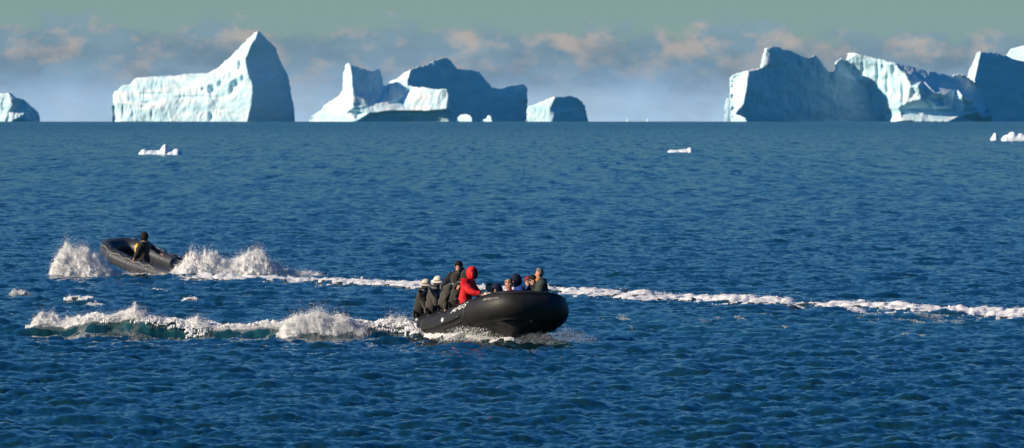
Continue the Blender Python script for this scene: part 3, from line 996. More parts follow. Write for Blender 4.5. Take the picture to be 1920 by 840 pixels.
def inflatable(name, label, group, L, b, r, sheer, m_tube, m_hull, letters=None):
    root = empty(name)
    tag(root, label, 'inflatable boat', group)
    qs = [i / 90 for i in range(181)]
    path = [tube_centre(L, b, sheer, q) for q in qs]
    # cone ends behind the transom
    s0, s1 = path[0], path[-1]
    cone = [(-.55, .10), (-.50, .50), (-.42, .66), (-.25, .84), (-.12, .95)]
    path = [s0 + Vector((c[0], 0, 0)) for c in cone] + path + [s1 + Vector((c[0], 0, 0)) for c in reversed(cone)]
    radii = [r * c[1] for c in cone] + [r * (1.0 + .08 * max(0, 1 - abs(q - 1) * 2.2)) for q in qs] + [r * c[1] for c in reversed(cone)]
    V, Fc, fr = sweep(path, radii, 28)
    tube = mesh_obj('tube', V, Fc, m_tube, root)
    # seams of the air chambers: raised glued bands
    nq = len(cone)
    for qi in (20, 44, 66, 114, 136, 160):
        p, t, s, u, rr_ = fr[nq + qi]
        ring, fcs = [], []
        for j, dx in enumerate((-.05, -.045, .045, .05)):
            k_ = rr_ + (.0 if j in (0, 3) else .007)
            for k in range(28):
                a = 2 * math.pi * k / 28
                ring.append(p + t * dx + (s * math.cos(a) + u * math.sin(a)) * k_)
        for j in range(3):
            for k in range(28):
                a, b2 = j * 28 + k, j * 28 + (k + 1) % 28
                fcs.append((a, a + 28, b2 + 28, b2))
        mesh_obj('seam_band', ring, fcs, m_tube, tube)
    # rubbing strake along the outer face: outward is +side for the starboard-to-port run
    def along(ang, out, i0=nq, i1=None, step=2):
        i1 = i1 or len(fr) - nq
        return [fr[i][0] + (fr[i][2] * math.cos(ang) + fr[i][3] * math.sin(ang)) * (fr[i][4] + out) for i in range(i0, i1, step)]
    # frames: side = t x up; on the starboard side (t=+x) side = (0,-1,0), i.e. outward
    for i0_, i1_ in ((nq, nq + 66), (len(fr) - nq - 66, len(fr) - nq)):
        chain_tube('rubbing_strake', along(-.18, .012, i0_, i1_), .034, M_STRAKE, root, 8)
        chain_tube('lower_strake', along(-.55, .006, i0_, i1_), .018, M_STRAKE, root, 8)
    # lifeline looped along the top
    pts = []
    for i in range(nq + 8, len(fr) - nq - 8, 2):
        ph = (i % 14) / 14
        ang = 1.05 - .32 * math.sin(math.pi * ph)
        p, t, s, u, rr_ = fr[i]
        pts.append(p + (s * math.cos(ang) + u * math.sin(ang)) * (rr_ + .022))
    chain_tube('lifeline', pts, .011, M_STRAKE if m_tube is M_TUBE else M_STRAKE_PALE, root, 6)
    for i in range(nq + 8, len(fr) - nq - 8, 14):
        p, t, s, u, rr_ = fr[i]
        a = 1.05
        c = p + (s * math.cos(a) + u * math.sin(a)) * (rr_ + .004)
        n_ = (s * math.cos(a) + u * math.sin(a))
        e1 = t; e2 = n_.cross(t)
        V2 = []
        for h_, rad_ in ((0, .055), (.018, .045), (.024, .0)):
            for k in range(10):
                aa = k * math.pi / 5
                V2.append(c + n_ * h_ + (e1 * math.cos(aa) + e2 * math.sin(aa)) * rad_)
        F2 = [(j * 10 + k, j * 10 + (k + 1) % 10, (j + 1) * 10 + (k + 1) % 10, (j + 1) * 10 + k) for j in range(2) for k in range(10)]
        mesh_obj('rope_patch', V2, F2, m_tube, root)
    # pale grab handles near the bow
    for qi in (34, 52, 70, 110, 128, 146):
        hp = []
        for j in range(7):
            i = nq + qi + j // 2
            f_ = j / 6
            p, t, s, u, rr_ = fr[nq + qi]
            a = 1.25
            hp.append(p + t * (-.12 + .24 * f_) + (s * math.cos(a) + u * math.sin(a)) * (rr_ + .005 + .05 * math.sin(math.pi * f_)))
        chain_tube('grab_handle', hp, .014, M_STRAKE, root, 6)
    # hull: V bottom lofted between the tubes
    secs = []
    for i in range(19):
        f = i / 18
        x = f * (L * 1.005)
        q = None
        # half breadth under the tube at this x
        if x <= L * .70: hb = b
        else:
            g = min(1, (x - L * .70) / (L * .30)) ** (1 / .92)
            hb = b * max(0.0, math.cos(math.asin(min(1, g)))) ** .62
        zt = sheer * max(0, (x / L - .35) / .65) ** 1.7
        hb = max(hb, .02)
        dead = .30 * (1 - .0 * f)
        keel = -r * .85 - dead + (sheer * .7 + .24) * max(0, (f - .70) / .30) ** 2.6
        keel = min(keel, zt - r * .55)
        ch = zt - r * .98 - .03
        ch = max(ch, keel + .02)
        secs.append([Vector((x, -hb, zt - r * .4)), Vector((x, -hb * 1.0, ch)), Vector((x, -hb * .5, keel + (ch - keel) * .42)), Vector((x, 0, keel)),
                     Vector((x, hb * .5, keel + (ch - keel) * .42)), Vector((x, hb * 1.0, ch)), Vector((x, hb, zt - r * .4))])
    V, Fc = [], []
    for s in secs: V += s
    for i in range(18):
        for k in range(6):
            a = i * 7 + k
            Fc.append((a, a + 7, a + 8, a + 1))
    Fc.append(tuple(range(7)))
    hull = mesh_obj('hull', V, Fc, m_hull, root, smooth=False)
    hull.data.materials[0] = m_hull
    # floor boards, transom
    V = []; Fc = []
    nb_ = 14
    for i in range(nb_ + 1):
        x = .02 + i / nb_ * (L * .86)
        hb = b * (1 if x < L * .7 else max(.1, math.cos(math.asin(min(1, (x - L * .7) / (L * .3))))) ** .62) - r * .45
        z = -r * .55 + sheer * .5 * max(0, (x / L - .5) / .5) ** 2
        V += [Vector((x, -hb, z)), Vector((x, hb, z)), Vector((x, -hb, z - .04)), Vector((x, hb, z - .04))]
    for i in range(nb_):
        a = i * 4
        Fc += [(a, a + 1, a + 5, a + 4), (a + 2, a + 6, a + 7, a + 3), (a, a + 4, a + 6, a + 2), (a + 1, a + 3, a + 7, a + 5)]
    Fc += [(0, 2, 3, 1), (nb_ * 4, nb_ * 4 + 1, nb_ * 4 + 3, nb_ * 4 + 2)]
    mesh_obj('floor', V, Fc, M_FLOOR, root, smooth=False)
    box_mesh('transom', (-.03, -b + r * .5, -r - .12), (.03, b - r * .5, r * .7), M_ALU, root)
    # outboard engine hung on the transom
    eng = empty('outboard_engine'); eng.parent = root; eng.location = (-.12, 0, r * .7)
    # cowling: rounded, tapered upwards
    V = []; Fc = []
    prof = [(0, .13, .17), (.06, .17, .20), (.22, .18, .21), (.38, .16, .19), (.48, .12, .15), (.52, .05, .07)]
    for z, hy, hx in prof:
        for k in range(20):
            a = 2 * math.pi * k / 20
            c, s = math.cos(a), math.sin(a)
            V.append(Vector((-.16 + hx * math.copysign(abs(c) ** .6, c), hy * math.copysign(abs(s) ** .6, s), z)))
    for i in range(len(prof) - 1):
        for k in range(20):
            a, b2 = i * 20 + k, i * 20 + (k + 1) % 20
            Fc.append((a, b2, b2 + 20, a + 20))
    Fc += [tuple(reversed(range(20))), tuple((len(prof) - 1) * 20 + k for k in range(20))]
    mesh_obj('cowling', V, Fc, M_ENGINE, eng)
    box_mesh('shaft', (-.24, -.05, -.95), (-.08, .05, .02), M_ENGINE, eng, .02)
    box_mesh('clamp_bracket', (-.10, -.11, -.25), (.17, .11, .03), M_ALU, eng, .015)
    chain_tube('tiller', [(-.02, 0, .10), (.25, .03, .20), (.62, .05, .26)], .022, M_ENGINE, eng, 8)
    chain_tube('skeg', [(-.16, 0, -.9), (-.12, 0, -1.1)], .04, M_ENGINE, eng, 8)
    return root, tube, fr, nq


def letters_on_tube(text, name, tube, fr, q0, length_m, ang_mid, height, lift=.006, shear=.25, mat_=None, start=5):
    """Lettering wrapped on the tube. q0: ring index where the word starts; it reads towards the bow on the starboard side."""
    cu = bpy.data.curves.new(name, 'FONT'); cu.body = text; cu.shear = shear; cu.size = 1; cu.offset = .012; cu.space_character = 1.1
    o = bpy.data.objects.new(name, cu); col.objects.link(o)
    bpy.context.view_layer.update()
    me = bpy.data.meshes.new_from_object(o.evaluated_get(bpy.context.evaluated_depsgraph_get()))
    bpy.data.objects.remove(o)
    bm = bmesh.new(); bm.from_mesh(me)
    for it in range(3):
        long_e = [e for e in bm.edges if e.calc_length() > .12]
        if not long_e: break
        bmesh.ops.subdivide_edges(bm, edges=long_e, cuts=1)
    bmesh.ops.triangulate(bm, faces=bm.faces[:])
    xs = [v.co.x for v in bm.verts]; ys = [v.co.y for v in bm.verts]
    x0, x1, y0, y1 = min(xs), max(xs), min(ys), max(ys)
    cum = [0]
    for i in range(q0, len(fr) - 1): cum.append(cum[-1] + (fr[i + 1][0] - fr[i][0]).length)
    for v in bm.verts:
        s = (v.co.x - x0) / (x1 - x0) * length_m
        i = max(0, min(len(cum) - 2, next((k for k in range(len(cum) - 1) if cum[k + 1] > s), 0)))
        f = (s - cum[i]) / max(1e-6, cum[i + 1] - cum[i])
        A_, B_ = fr[q0 + i], fr[q0 + i + 1]
        p = A_[0].lerp(B_[0], f); sd = A_[2].lerp(B_[2], f).normalized(); u = A_[3].lerp(B_[3], f).normalized()
        rr_ = A_[4]
        a = ang_mid + ((v.co.y - y0) / (y1 - y0) - .5) * height / rr_
        v.co = p + (sd * math.cos(a) + u * math.sin(a)) * (rr_ + lift)
    bm.to_mesh(me); bm.free()
    me.materials.clear(); me.materials.append(mat_ or M_WHITE)
    lo = bpy.data.objects.new(name, me); col.objects.link(lo)
    lo.parent = tube
    return lo


# near boat: heads to the right and towards the camera, bow up
TH = rad(71)
boat, tube, fr, nq = inflatable('inflatable_boat', 'large black inflatable boat crowded with passengers, bow lifted towards the camera', 'inflatable boats under way', 5.5, .84, .30, .23, M_TUBE, M_HULL)
b_org = at(849, 632)
b_org = Vector(((846 - 960) / F * 191.4, 191.4, 0))
boat.location = (b_org.x, b_org.y, BOAT_Z - 191.4 ** 2 / (2 * RE))
boat.rotation_euler = Euler((rad(-2.5), -rad(BOAT_PITCH), -TH), 'XYZ')
# matrix: heading yaw -TH about z, then pitch (nose up) and a little roll
boat.rotation_mode = 'QUATERNION'
Rm = Matrix.Rotation(-TH, 3, 'Z') @ Matrix.Rotation(-rad(BOAT_PITCH), 3, 'Y') @ Matrix.Rotation(rad(-4.0), 3, 'X')
boat.rotation_quaternion = Rm.to_quaternion()
BM = Matrix.Translation(boat.location) @ Rm.to_4x4()
letters_on_tube('APUS', 'name_lettering', tube, fr, nq + 54, 1.0, .58, .15, shear=.15)
letters_on_tube('Milpro', 'maker_lettering', tube, fr, nq + 76, .36, .45, .07, mat_=M_STRAKE_PALE)
# white inflation valve low on the starboard quarter
def valve(i, ang, r_=.05):
    p, t, s, u, rr_ = fr[nq + i]
    n_ = s * math.cos(ang) + u * math.sin(ang); c = p + n_ * (rr_ - .002); e2 = n_.cross(t)
    V2 = []
    for h_, ra in ((0, r_), (.02, r_ * .95), (.03, r_ * .6), (.03, 0)):
        for k in range(12):
            aa = k * math.pi / 6
            V2.append(c + n_ * h_ + (t * math.cos(aa) + e2 * math.sin(aa)) * ra)
    F2 = [(j * 12 + k, j * 12 + (k + 1) % 12, (j + 1) * 12 + (k + 1) % 12, (j + 1) * 12 + k) for j in range(3) for k in range(12)]
    return mesh_obj('valve', V2, F2, M_WHITE, tube)
valve(46, .05, .055)
valve(12, .75, .04)

# far boat: runs left and away, rolled towards the camera, bow high
TH2 = rad(50)
boat2, tube2, fr2, nq2 = inflatable('inflatable_boat', 'smaller grey and black inflatable boat with one driver, leaping left behind a burst of spray', 'inflatable boats under way', 3.4, .64, .225, .22, M_TUBE_GREY, M_HULL_TAN)
D2 = 263.0
boat2.location = ((341 - 960) / F * D2, D2, .10 - D2 ** 2 / (2 * RE))
boat2.rotation_mode = 'QUATERNION'
R2 = Matrix.Rotation(math.pi - TH2, 3, 'Z') @ Matrix.Rotation(-rad(9.5), 3, 'Y') @ Matrix.Rotation(rad(-6), 3, 'X')
boat2.rotation_quaternion = R2.to_quaternion()
BM2 = Matrix.Translation(boat2.location) @ R2.to_4x4()
print('nose near', BM @ Vector((5.4, 0, .3)), 'nose far', BM2 @ Vector((3.9, 0, .3)))
# ------------------------------------------------------------------ people
M_SKIN = plain('skin', (.50, .27, .19), .55, .12, 12.0)
M_SKIN2 = plain('skin_ruddy', (.55, .26, .17), .55, .12, 12.0)
M_PARKA_BLACK = plain('parka_black', (.024, .022, .019), .85, .4, 14.0, bump=.006, spec=.2, sheen=.3)
M_PARKA_OLIVE = plain('parka_charcoal', (.048, .044, .037), .85, .4, 14.0, bump=.006, spec=.2, sheen=.3)
M_PARKA_RED = plain('parka_red', (.62, .012, .018), .7, .15, 14.0, bump=.006, spec=.3)
M_PARKA_BLUE = plain('parka_blue', (.015, .045, .22), .75, .3, 14.0, bump=.006, spec=.2)
M_PARKA_NAVY = plain('parka_navy', (.012, .018, .05), .8, .3, 14.0, bump=.006, spec=.2)
M_PARKA_GREY = plain('parka_slate', (.040, .048, .045), .8, .3, 14.0, bump=.006, spec=.2)
M_DARK = plain('dark_cloth', (.014, .014, .016), .85, .3, 20.0, bump=.003, spec=.2)
M_HAT = plain('bone_cotton', (.60, .52, .42), .85, .12, 25.0, bump=.003)
M_HAT2 = plain('cream_cotton', (.74, .68, .58), .85, .12, 25.0, bump=.003)
M_HAIR_GREY = plain('hair_grey', (.20, .18, .16), .7, .35, 60.0)
M_HAIR_BLOND = plain('hair_blond', (.45, .28, .12), .7, .35, 60.0)
M_HAIR_DARK = plain('hair_dark', (.03, .02, .015), .7, .35, 60.0)
M_MAROON = plain('maroon_knit', (.22, .015, .03), .85, .2, 40.0)
M_ORANGE = plain('ochre_scarf', (.42, .19, .05), .85, .25, 30.0)
M_GREEN = plain('green_cloth', (.01, .10, .04), .85, .25, 30.0)
M_YELLOW = plain('yellow_vest', (.75, .48, .02), .6, .15, 20.0)
M_EYE = plain('eye_dark', (.02, .015, .012), .3, .1, 9.0)
M_GLOVE = plain('brown_glove', (.16, .06, .03), .7, .3, 20.0)


def skin_mesh(name, pts, edges, radii, root, material, parent=None, sub=1):
    me = bpy.data.meshes.new(name)
    me.from_pydata([tuple(p) for p in pts], edges, [])
    o = bpy.data.objects.new(name, me); col.objects.link(o)
    o.modifiers.new('skin', 'SKIN')
    for i, r_ in enumerate(radii):
        sv = me.skin_vertices[0].data[i]
        sv.radius = r_ if isinstance(r_, tuple) else (r_, r_)
        sv.use_root = (i == root)
    o.modifiers['skin'].use_smooth_shade = True
    s = o.modifiers.new('sub', 'SUBSURF'); s.levels = sub; s.render_levels = sub
    bpy.context.view_layer.update()
    out = bpy.data.meshes.new_from_object(o.evaluated_get(bpy.context.evaluated_depsgraph_get()))
    bpy.data.objects.remove(o)
    bpy.data.meshes.remove(me)
    out.name = name
    out.materials.clear(); out.materials.append(material)
    out.polygons.foreach_set('use_smooth', [True] * len(out.polygons))
    n = bpy.data.objects.new(name, out); col.objects.link(n)
    if parent: n.parent = parent
    return n


class Net:
    def __init__(s): s.p, s.e, s.r = [], [], []
    def add(s, p, r, frm=None):
        s.p.append(Vector(p)); s.r.append(r)
        if frm is not None: s.e.append((frm, len(s.p) - 1))
        return len(s.p) - 1


def ik(a, b_, l1, l2, hint):
    """Elbow or knee position between a and b_ for the two bone lengths, bent towards HINT."""
    d = b_ - a
    L = d.length
    if L > (l1 + l2) * .995:
        b_ = a + d.normalized() * (l1 + l2) * .995
        d = b_ - a; L = d.length
    x = (l1 * l1 - l2 * l2 + L * L) / (2 * L)
    h = math.sqrt(max(0, l1 * l1 - x * x))
    dn = d.normalized()
    hv = hint - dn * hint.dot(dn)
    hv.normalize()
    return a + dn * x + hv * h, b_


def ellipsoid(name, c, rx, ry, rz, M, keep, material, parent, seg=24, rings=16, thick=.012):
    """A shell of an ellipsoid about C in frame M (3x3); keep(direction) says which faces stay."""
    bm = bmesh.new()
    bmesh.ops.create_uvsphere(bm, u_segments=seg, v_segments=rings, radius=1)
    dele = [f for f in bm.faces if not keep(f.calc_center_median().normalized())]
    bmesh.ops.delete(bm, geom=dele, context='FACES')
    outer = list(bm.faces)
    for v in bm.verts:
        n_ = 1 + .035 * (float(fbm(v.co.x * 3 + c.x, v.co.y * 3, v.co.z * 3, 4, 2)))
        v.co = c + M @ Vector((v.co.x * rx * n_, v.co.y * ry * n_, v.co.z * rz * n_))
    me = bpy.data.meshes.new(name); bm.to_mesh(me); bm.free()
    me.materials.append(material)
    me.polygons.foreach_set('use_smooth', [True] * len(me.polygons))
    o = bpy.data.objects.new(name, me); col.objects.link(o)
    o.parent = parent
    if thick:
        sm = o.modifiers.new('thick', 'SOLIDIFY'); sm.thickness = thick; sm.offset = -1
    return o


def person(label, M, parka, head='hood', lean=.1, lean_side=0.0, yaw=0.0, pitch=0.0, hood_mat=None, r_hand=None, l_hand=None,
           standing=False, group='passengers sitting in the near boat', bulk=1.0, skin=None, gloves=None, scale=1.0, extra=None, category='person', hat_mat=None, kneel=0.0):
    """M: world matrix of the seat point, +x forward, +y to the person's left."""
    skin = skin or M_SKIN
    z0 = .0 if not standing else .82
    pel = Vector((0, 0, z0 + .10))
    Ls = Vector((lean, lean_side, 0))
    waist = pel + Vector((0, 0, .16)) + Ls * .35
    chest = pel + Vector((0, 0, .34)) + Ls * .8
    upper = pel + Vector((.0, 0, .44)) + Ls * 1.05
    neck = pel + Vector((.01, 0, .54)) + Ls * 1.35
    headc = neck + Vector((.03, 0, .15)) + Ls * .25
    Hm = Matrix.Rotation(yaw, 3, 'Z') @ Matrix.Rotation(pitch, 3, 'Y')
    shL = upper + Vector((0, .195, .05)); shR = upper + Vector((0, -.195, .05))
    hl = Vector(l_hand) if l_hand else pel + Vector((.36, .12, .10))
    hr = Vector(r_hand) if r_hand else pel + Vector((.36, -.12, .10))
    eL, hl = ik(shL, hl, .29, .27, Vector((-.3, .5, -.8)))
    eR, hr = ik(shR, hr, .29, .27, Vector((-.3, -.5, -.8)))
    hipL, hipR = pel + Vector((.02, .09, -.02)), pel + Vector((.02, -.09, -.02))
    if standing:
        fL, fR = Vector((.06, .14, .07)), Vector((-.02, -.14, .07))
        kL, fL = ik(hipL, fL, .43, .43, Vector((1, 0, 0))); kR, fR = ik(hipR, fR, .43, .43, Vector((1, 0, 0)))
    else:
        fL, fR = Vector((.46, .12, -.36)), Vector((.44, -.12, -.36))
        kL, fL = ik(hipL, fL, .43, .42, Vector((1, 0, .6))); kR, fR = ik(hipR, fR, .43, .42, Vector((1, 0, .6)))
    # the body: one continuous surface
    g = Net()
    ip = g.add(pel, (.13, .11)); iw = g.add(waist, (.12, .10), ip); ic = g.add(chest, (.14, .11), iw); iu = g.add(upper, (.11, .09), ic)
    inn = g.add(neck, .052, iu)
    ih = g.add(headc + Hm @ Vector((.0, 0, -.045)), (.066, .072), inn)
    it = g.add(headc + Hm @ Vector((-.01, 0, .035)), (.080, .092), ih)
    itt = g.add(headc + Hm @ Vector((-.01, 0, .085)), (.055, .06), it)
    for sh, el_, hd, sg in ((shL, eL, hl, 1), (shR, eR, hr, -1)):
        a = g.add(sh, .055, iu); e = g.add(el_, .042, a); w = g.add(hd, .028, e)
        dr = (hd - el_).normalized()
        sd = dr.cross(Vector((0, 0, 1))).normalized()
        pm = g.add(hd + dr * .05, (.034, .018), w)
        for k, off in enumerate((-.03, -.01, .01, .03)):
            l_ = (.055, .068, .064, .05)[k]
            f1 = g.add(hd + dr * .095 + sd * off, .0095, pm)
            f2 = g.add(hd + dr * (.095 + l_ * .55) + sd * off * 1.05 - Vector((0, 0, .018)), .009, f1)
            g.add(hd + dr * (.095 + l_ * .7) + sd * off * 1.05 - Vector((0, 0, .045)), .008, f2)
        t1 = g.add(hd + dr * .045 + sd * .04 * sg - Vector((0, 0, .012)), .011, pm)
        g.add(hd + dr * .075 + sd * .05 * sg - Vector((0, 0, .035)), .009, t1)
    for hp, kn, ft in ((hipL, kL, fL), (hipR, kR, fR)):
        a = g.add(hp, .085, ip); k_ = g.add(kn, .058, a); f_ = g.add(ft, .042, k_)
        g.add(ft + Vector((.14, 0, -.04)), .038, f_)
    body = skin_mesh('person', g.p, g.e, g.r, 0, skin)
    body.matrix_world = M
    # face: brow, nose, mouth and chin pressed into the head
    fwd = Hm @ Vector((1, 0, 0)); upv = Hm @ Vector((0, 0, 1)); lf = Hm @ Vector((0, 1, 0))
    for v in body.data.vertices:
        q = v.co - headc
        if q.length > .17 or q.z < -.14: continue
        x, y, z = q.dot(fwd), q.dot(lf), q.dot(upv)
        if x > .02:
            add = .026 * math.exp(-(y / .016) ** 2 - ((z + .005) / .022) ** 2)
            add += .010 * math.exp(-(y / .03) ** 2 - ((z + .085) / .02) ** 2)
            add -= .009 * math.exp(-((abs(y) - .032) / .018) ** 2 - ((z - .022) / .016) ** 2)
            v.co += fwd * add
    tag(body, label, category, group)
    for s in (1, -1):
        bm = bmesh.new(); bmesh.ops.create_uvsphere(bm, u_segments=8, v_segments=6, radius=.011)
        bmesh.ops.transform(bm, matrix=Matrix.Translation(headc + Hm @ Vector((.076, .03 * s, .022))), verts=bm.verts[:])
        me = bpy.data.meshes.new('eye'); bm.to_mesh(me); bm.free(); me.materials.append(M_EYE)
        o = bpy.data.objects.new('eye', me); col.objects.link(o); o.parent = body
        if not head in ('hood', 'hood_deep'):
            bm = bmesh.new(); bmesh.ops.create_uvsphere(bm, u_segments=8, v_segments=6, radius=.03)
            bmesh.ops.transform(bm, matrix=Matrix.Translation(headc + Hm @ Vector((-.005, .088 * s, .0))) @ Hm.to_4x4() @ Matrix.Diagonal((.7, .35, 1, 1)), verts=bm.verts[:])
            me = bpy.data.meshes.new('ear'); bm.to_mesh(me); bm.free(); me.materials.append(skin)
            o = bpy.data.objects.new('ear', me); col.objects.link(o); o.parent = body
    # parka: padded surface over trunk and arms
    g = Net()
    B = bulk
    i0 = g.add(pel + Vector((-.02, 0, -.07)), (.19 * B, .155 * B)); i1 = g.add(waist, (.175 * B, .145 * B), i0)
    i2 = g.add(chest, (.20 * B, .165 * B), i1); i3 = g.add(upper, (.18 * B, .15 * B), i2)
    i4 = g.add(neck + Vector((-.01, 0, -.01)), .095, i3)
    for sh, el_, hd in ((shL, eL, hl), (shR, eR, hr)):
        a = g.add(sh, .108 * B, i3); m_ = g.add(sh.lerp(el_, .55), .086 * B, a); e = g.add(el_, .078 * B, m_); w = g.add(el_.lerp(hd, .95), .05, e)
    jk = skin_mesh('parka', g.p, g.e, g.r, 0, parka, body, 2)
    for v in jk.data.vertices:
        n_ = float(fbm(v.co.x * 8 + M[0][3], v.co.y * 8, v.co.z * 15, 3, 3))
        v.co += v.normal * n_ * .045
    # trousers and boots
    g = Net()
    i0 = g.add(pel + Vector((0, 0, -.02)), .14)
    for hp, kn, ft in ((hipL, kL, fL), (hipR, kR, fR)):
        a = g.add(hp, .105, i0); k_ = g.add(kn, .08, a); g.add(ft.lerp(kn, .12), .065, k_)
    skin_mesh('trousers', g.p, g.e, g.r, 0, M_DARK, body, 1)
    for ft in (fL, fR):
        g = Net()
        a = g.add(ft + Vector((0, 0, .10)), .06); b2 = g.add(ft + Vector((0, 0, -.01)), .058, a); g.add(ft + Vector((.15, 0, -.035)), .045, b2)
        skin_mesh('boot', g.p, g.e, g.r, 1, M_DARK, body, 1)
    if gloves:
        for el_, hd in ((eL, hl), (eR, hr)):
            dr = (hd - el_).normalized(); sd = dr.cross(Vector((0, 0, 1))).normalized()
            g = Net(); a = g.add(hd - dr * .01, .036); b2 = g.add(hd + dr * .06, (.042, .026), a)
            for k, off in enumerate((-.032, -.011, .011, .032)):
                f1 = g.add(hd + dr * .10 + sd * off, .013, b2); g.add(hd + dr * .14 + sd * off - Vector((0, 0, .03)), .012, f1)
            skin_mesh('glove', g.p, g.e, g.r, 0, gloves, body, 1)
    # headgear
    hm = hood_mat or parka
    if head in ('hood', 'hood_deep'):
        cut = .55 if head == 'hood' else .72
        ellipsoid('hood', headc + Hm @ Vector((-.012, 0, .012)), .135, .122, .155, Hm, lambda d: not (d.x > cut and d.z < .62), hm, body)
        ellipsoid('hood_ruff', headc + Hm @ Vector((.045, 0, -.005)), .085, .108, .128, Hm, lambda d: .15 < d.x < .62, hm, body, thick=.02)
    elif head == 'bucket':
        c = headc + Hm @ Vector((-.008, 0, .03))
        ellipsoid('hair', c + Hm @ Vector((-.005, 0, -.03)), .098, .088, .11, Hm, lambda d: d.x < .15 and d.z > -.75, M_HAIR_DARK, body)
        ellipsoid('hat', c, .108, .100, .105, Hm, lambda d: d.z > -.05, hat_mat, body)
        V, Fc = [], []
        for j, (rr_, zz_) in enumerate(((.101, .0), (.125, -.012), (.160, -.040), (.163, -.046), (.125, -.020), (.100, -.008))):
            for k in range(28):
                a = 2 * math.pi * k / 28
                V.append(c + Hm @ Vector((rr_ * math.cos(a), rr_ * .93 * math.sin(a), zz_ + .012 * math.cos(2 * a))))
        for j in range(6):
            for k in range(28):
                Fc.append((j * 28 + k, j * 28 + (k + 1) % 28, ((j + 1) % 6) * 28 + (k + 1) % 28, ((j + 1) % 6) * 28 + k))
        mesh_obj('hat_brim', V, Fc, hat_mat, body)
        ellipsoid('collar', neck + Vector((-.02, 0, .03)), .11, .11, .10, Matrix.Identity(3), lambda d: d.z < .55 and d.z > -.5, hm, body)
    elif head == 'beanie':
        ellipsoid('beanie', headc + Hm @ Vector((-.008, 0, .03)), .104, .096, .112, Hm, lambda d: d.z > -.12 + .35 * max(0, d.x), hat_mat or M_DARK, body)
        ellipsoid('hair', headc + Hm @ Vector((-.015, 0, .0)), .096, .089, .10, Hm, lambda d: d.x < -.1 and d.z > -.8, M_HAIR_DARK, body)
        ellipsoid('collar', neck + Vector((-.02, 0, .02)), .115, .115, .10, Matrix.Identity(3), lambda d: d.z < .5 and d.z > -.5, hm, body)
    elif head == 'hair':
        ellipsoid('hair', headc + Hm @ Vector((-.012, 0, .028)), .100, .094, .110, Hm, lambda d: (d.z > .35 or d.x < .12) and d.z > -.72 and not (d.x > .55 and d.z < .7), hat_mat or M_HAIR_GREY, body)
        ellipsoid('collar', neck + Vector((-.02, 0, .01)), .115, .115, .085, Matrix.Identity(3), lambda d: d.z < .5 and d.z > -.5, hm, body)
    if extra: extra(body, headc, Hm, neck, upper, pel)
    return body


def seat(BMx, x, y, z, face, tilt_with=.5):
    """World matrix of somebody sitting at a place in the boat, mostly upright, facing the boat-frame angle FACE (degrees, 0 = forward)."""
    p = BMx @ Vector((x, y, z))
    yawb = math.atan2((BMx.to_3x3() @ Vector((1, 0, 0))).y, (BMx.to_3x3() @ Vector((1, 0, 0))).x)
    return Matrix.Translation(p) @ Matrix.Rotation(yawb + rad(face), 4, 'Z')


ZT = .275           # top of the near boat's tube above its centre line
YS, YP = -.79, .79
# ---- starboard row: backs to the camera's left, facing across the boat
person('person in a black parka and a bone coloured bucket hat, hindmost in the boat', seat(BM, -.02, YS, ZT, 74), M_PARKA_BLACK, 'bucket', .09, 0, rad(-10), rad(8), hat_mat=M_HAT, bulk=1.02)
person('person in a charcoal parka and a cream bucket hat, second from the stern', seat(BM, .84, YS, ZT, 72), M_PARKA_OLIVE, 'bucket', .09, 0, rad(-15), rad(6), hat_mat=M_HAT2, bulk=1.08)
person('person in a charcoal parka with black hood leaning forward, gripping the tube in brown gloves', seat(BM, 1.6, YS, ZT, 68), M_PARKA_OLIVE, 'hood', .20, 0, rad(-12), rad(10), hood_mat=M_PARKA_BLACK, gloves=M_GLOVE, r_hand=(.12, -.36, .08))
person('person in a black parka and hood right behind the one in red', seat(BM, 2.4, YS, ZT, 66), M_PARKA_BLACK, 'hood', .18, 0, rad(-10), rad(8), r_hand=(.30, -.22, .2))
red = person('person in a bright red hooded parka, reaching forward to hold a pale rope', seat(BM, 3.15, YS + .02, ZT, 48), M_PARKA_RED, 'hood_deep', .10, 0, rad(-20), rad(4), r_hand=(.55, -.24, .33), l_hand=(.46, .08, .26), bulk=1.08)


def green_collar(body, headc, Hm, neck, upper, pel):
    ellipsoid('neck_warmer', neck + Vector((-.05, .05, .05)), .125, .12, .11, Matrix.Identity(3), lambda d: d.x < .5 and d.z > -.6, M_GREEN, body)


person('standing boat driver in dark clothes, black beanie and green neck warmer', seat(BM, .34, .05, -.12, -10), M_DARK, 'beanie', .04, 0, rad(-30), rad(4), standing=True, scale=1, r_hand=(-.2, -.28, .95), l_hand=(.2, .25, 1.0), extra=green_collar)
# ---- port row: facing the camera's left
person('grey haired person in a bright blue jacket, behind the red parka', seat(BM, .5, YP + .08, ZT - .02, -100), M_PARKA_BLUE, 'hair', .06, 0, rad(60), 0, hat_mat=M_HAIR_GREY, bulk=.95)
person('person bent low in a navy hooded jacket, beside the grey haired one in blue', seat(BM, 1.5, YP + .05, ZT - .14, -95), M_PARKA_NAVY, 'hood', .14, 0, rad(30), rad(20))
person('blond person in a red jacket, partly hidden behind the blue hood', seat(BM, 2.35, YP + .02, ZT - .10, -95), M_PARKA_RED, 'hair', .14, 0, rad(10), rad(8), hat_mat=M_HAIR_BLOND, bulk=.9)
person('person in a blue jacket with the hood pulled over the head', seat(BM, 2.9, YP - .05, ZT - .05, -100), M_PARKA_BLUE, 'hood_deep', .10, 0, rad(15), rad(12), hood_mat=M_PARKA_NAVY)
person('person in a maroon knitted cap right behind the blue hood', seat(BM, 2.7, YP + .24, ZT - .04, -95), M_PARKA_NAVY, 'beanie', .06, 0, rad(15), 0, hat_mat=M_MAROON)


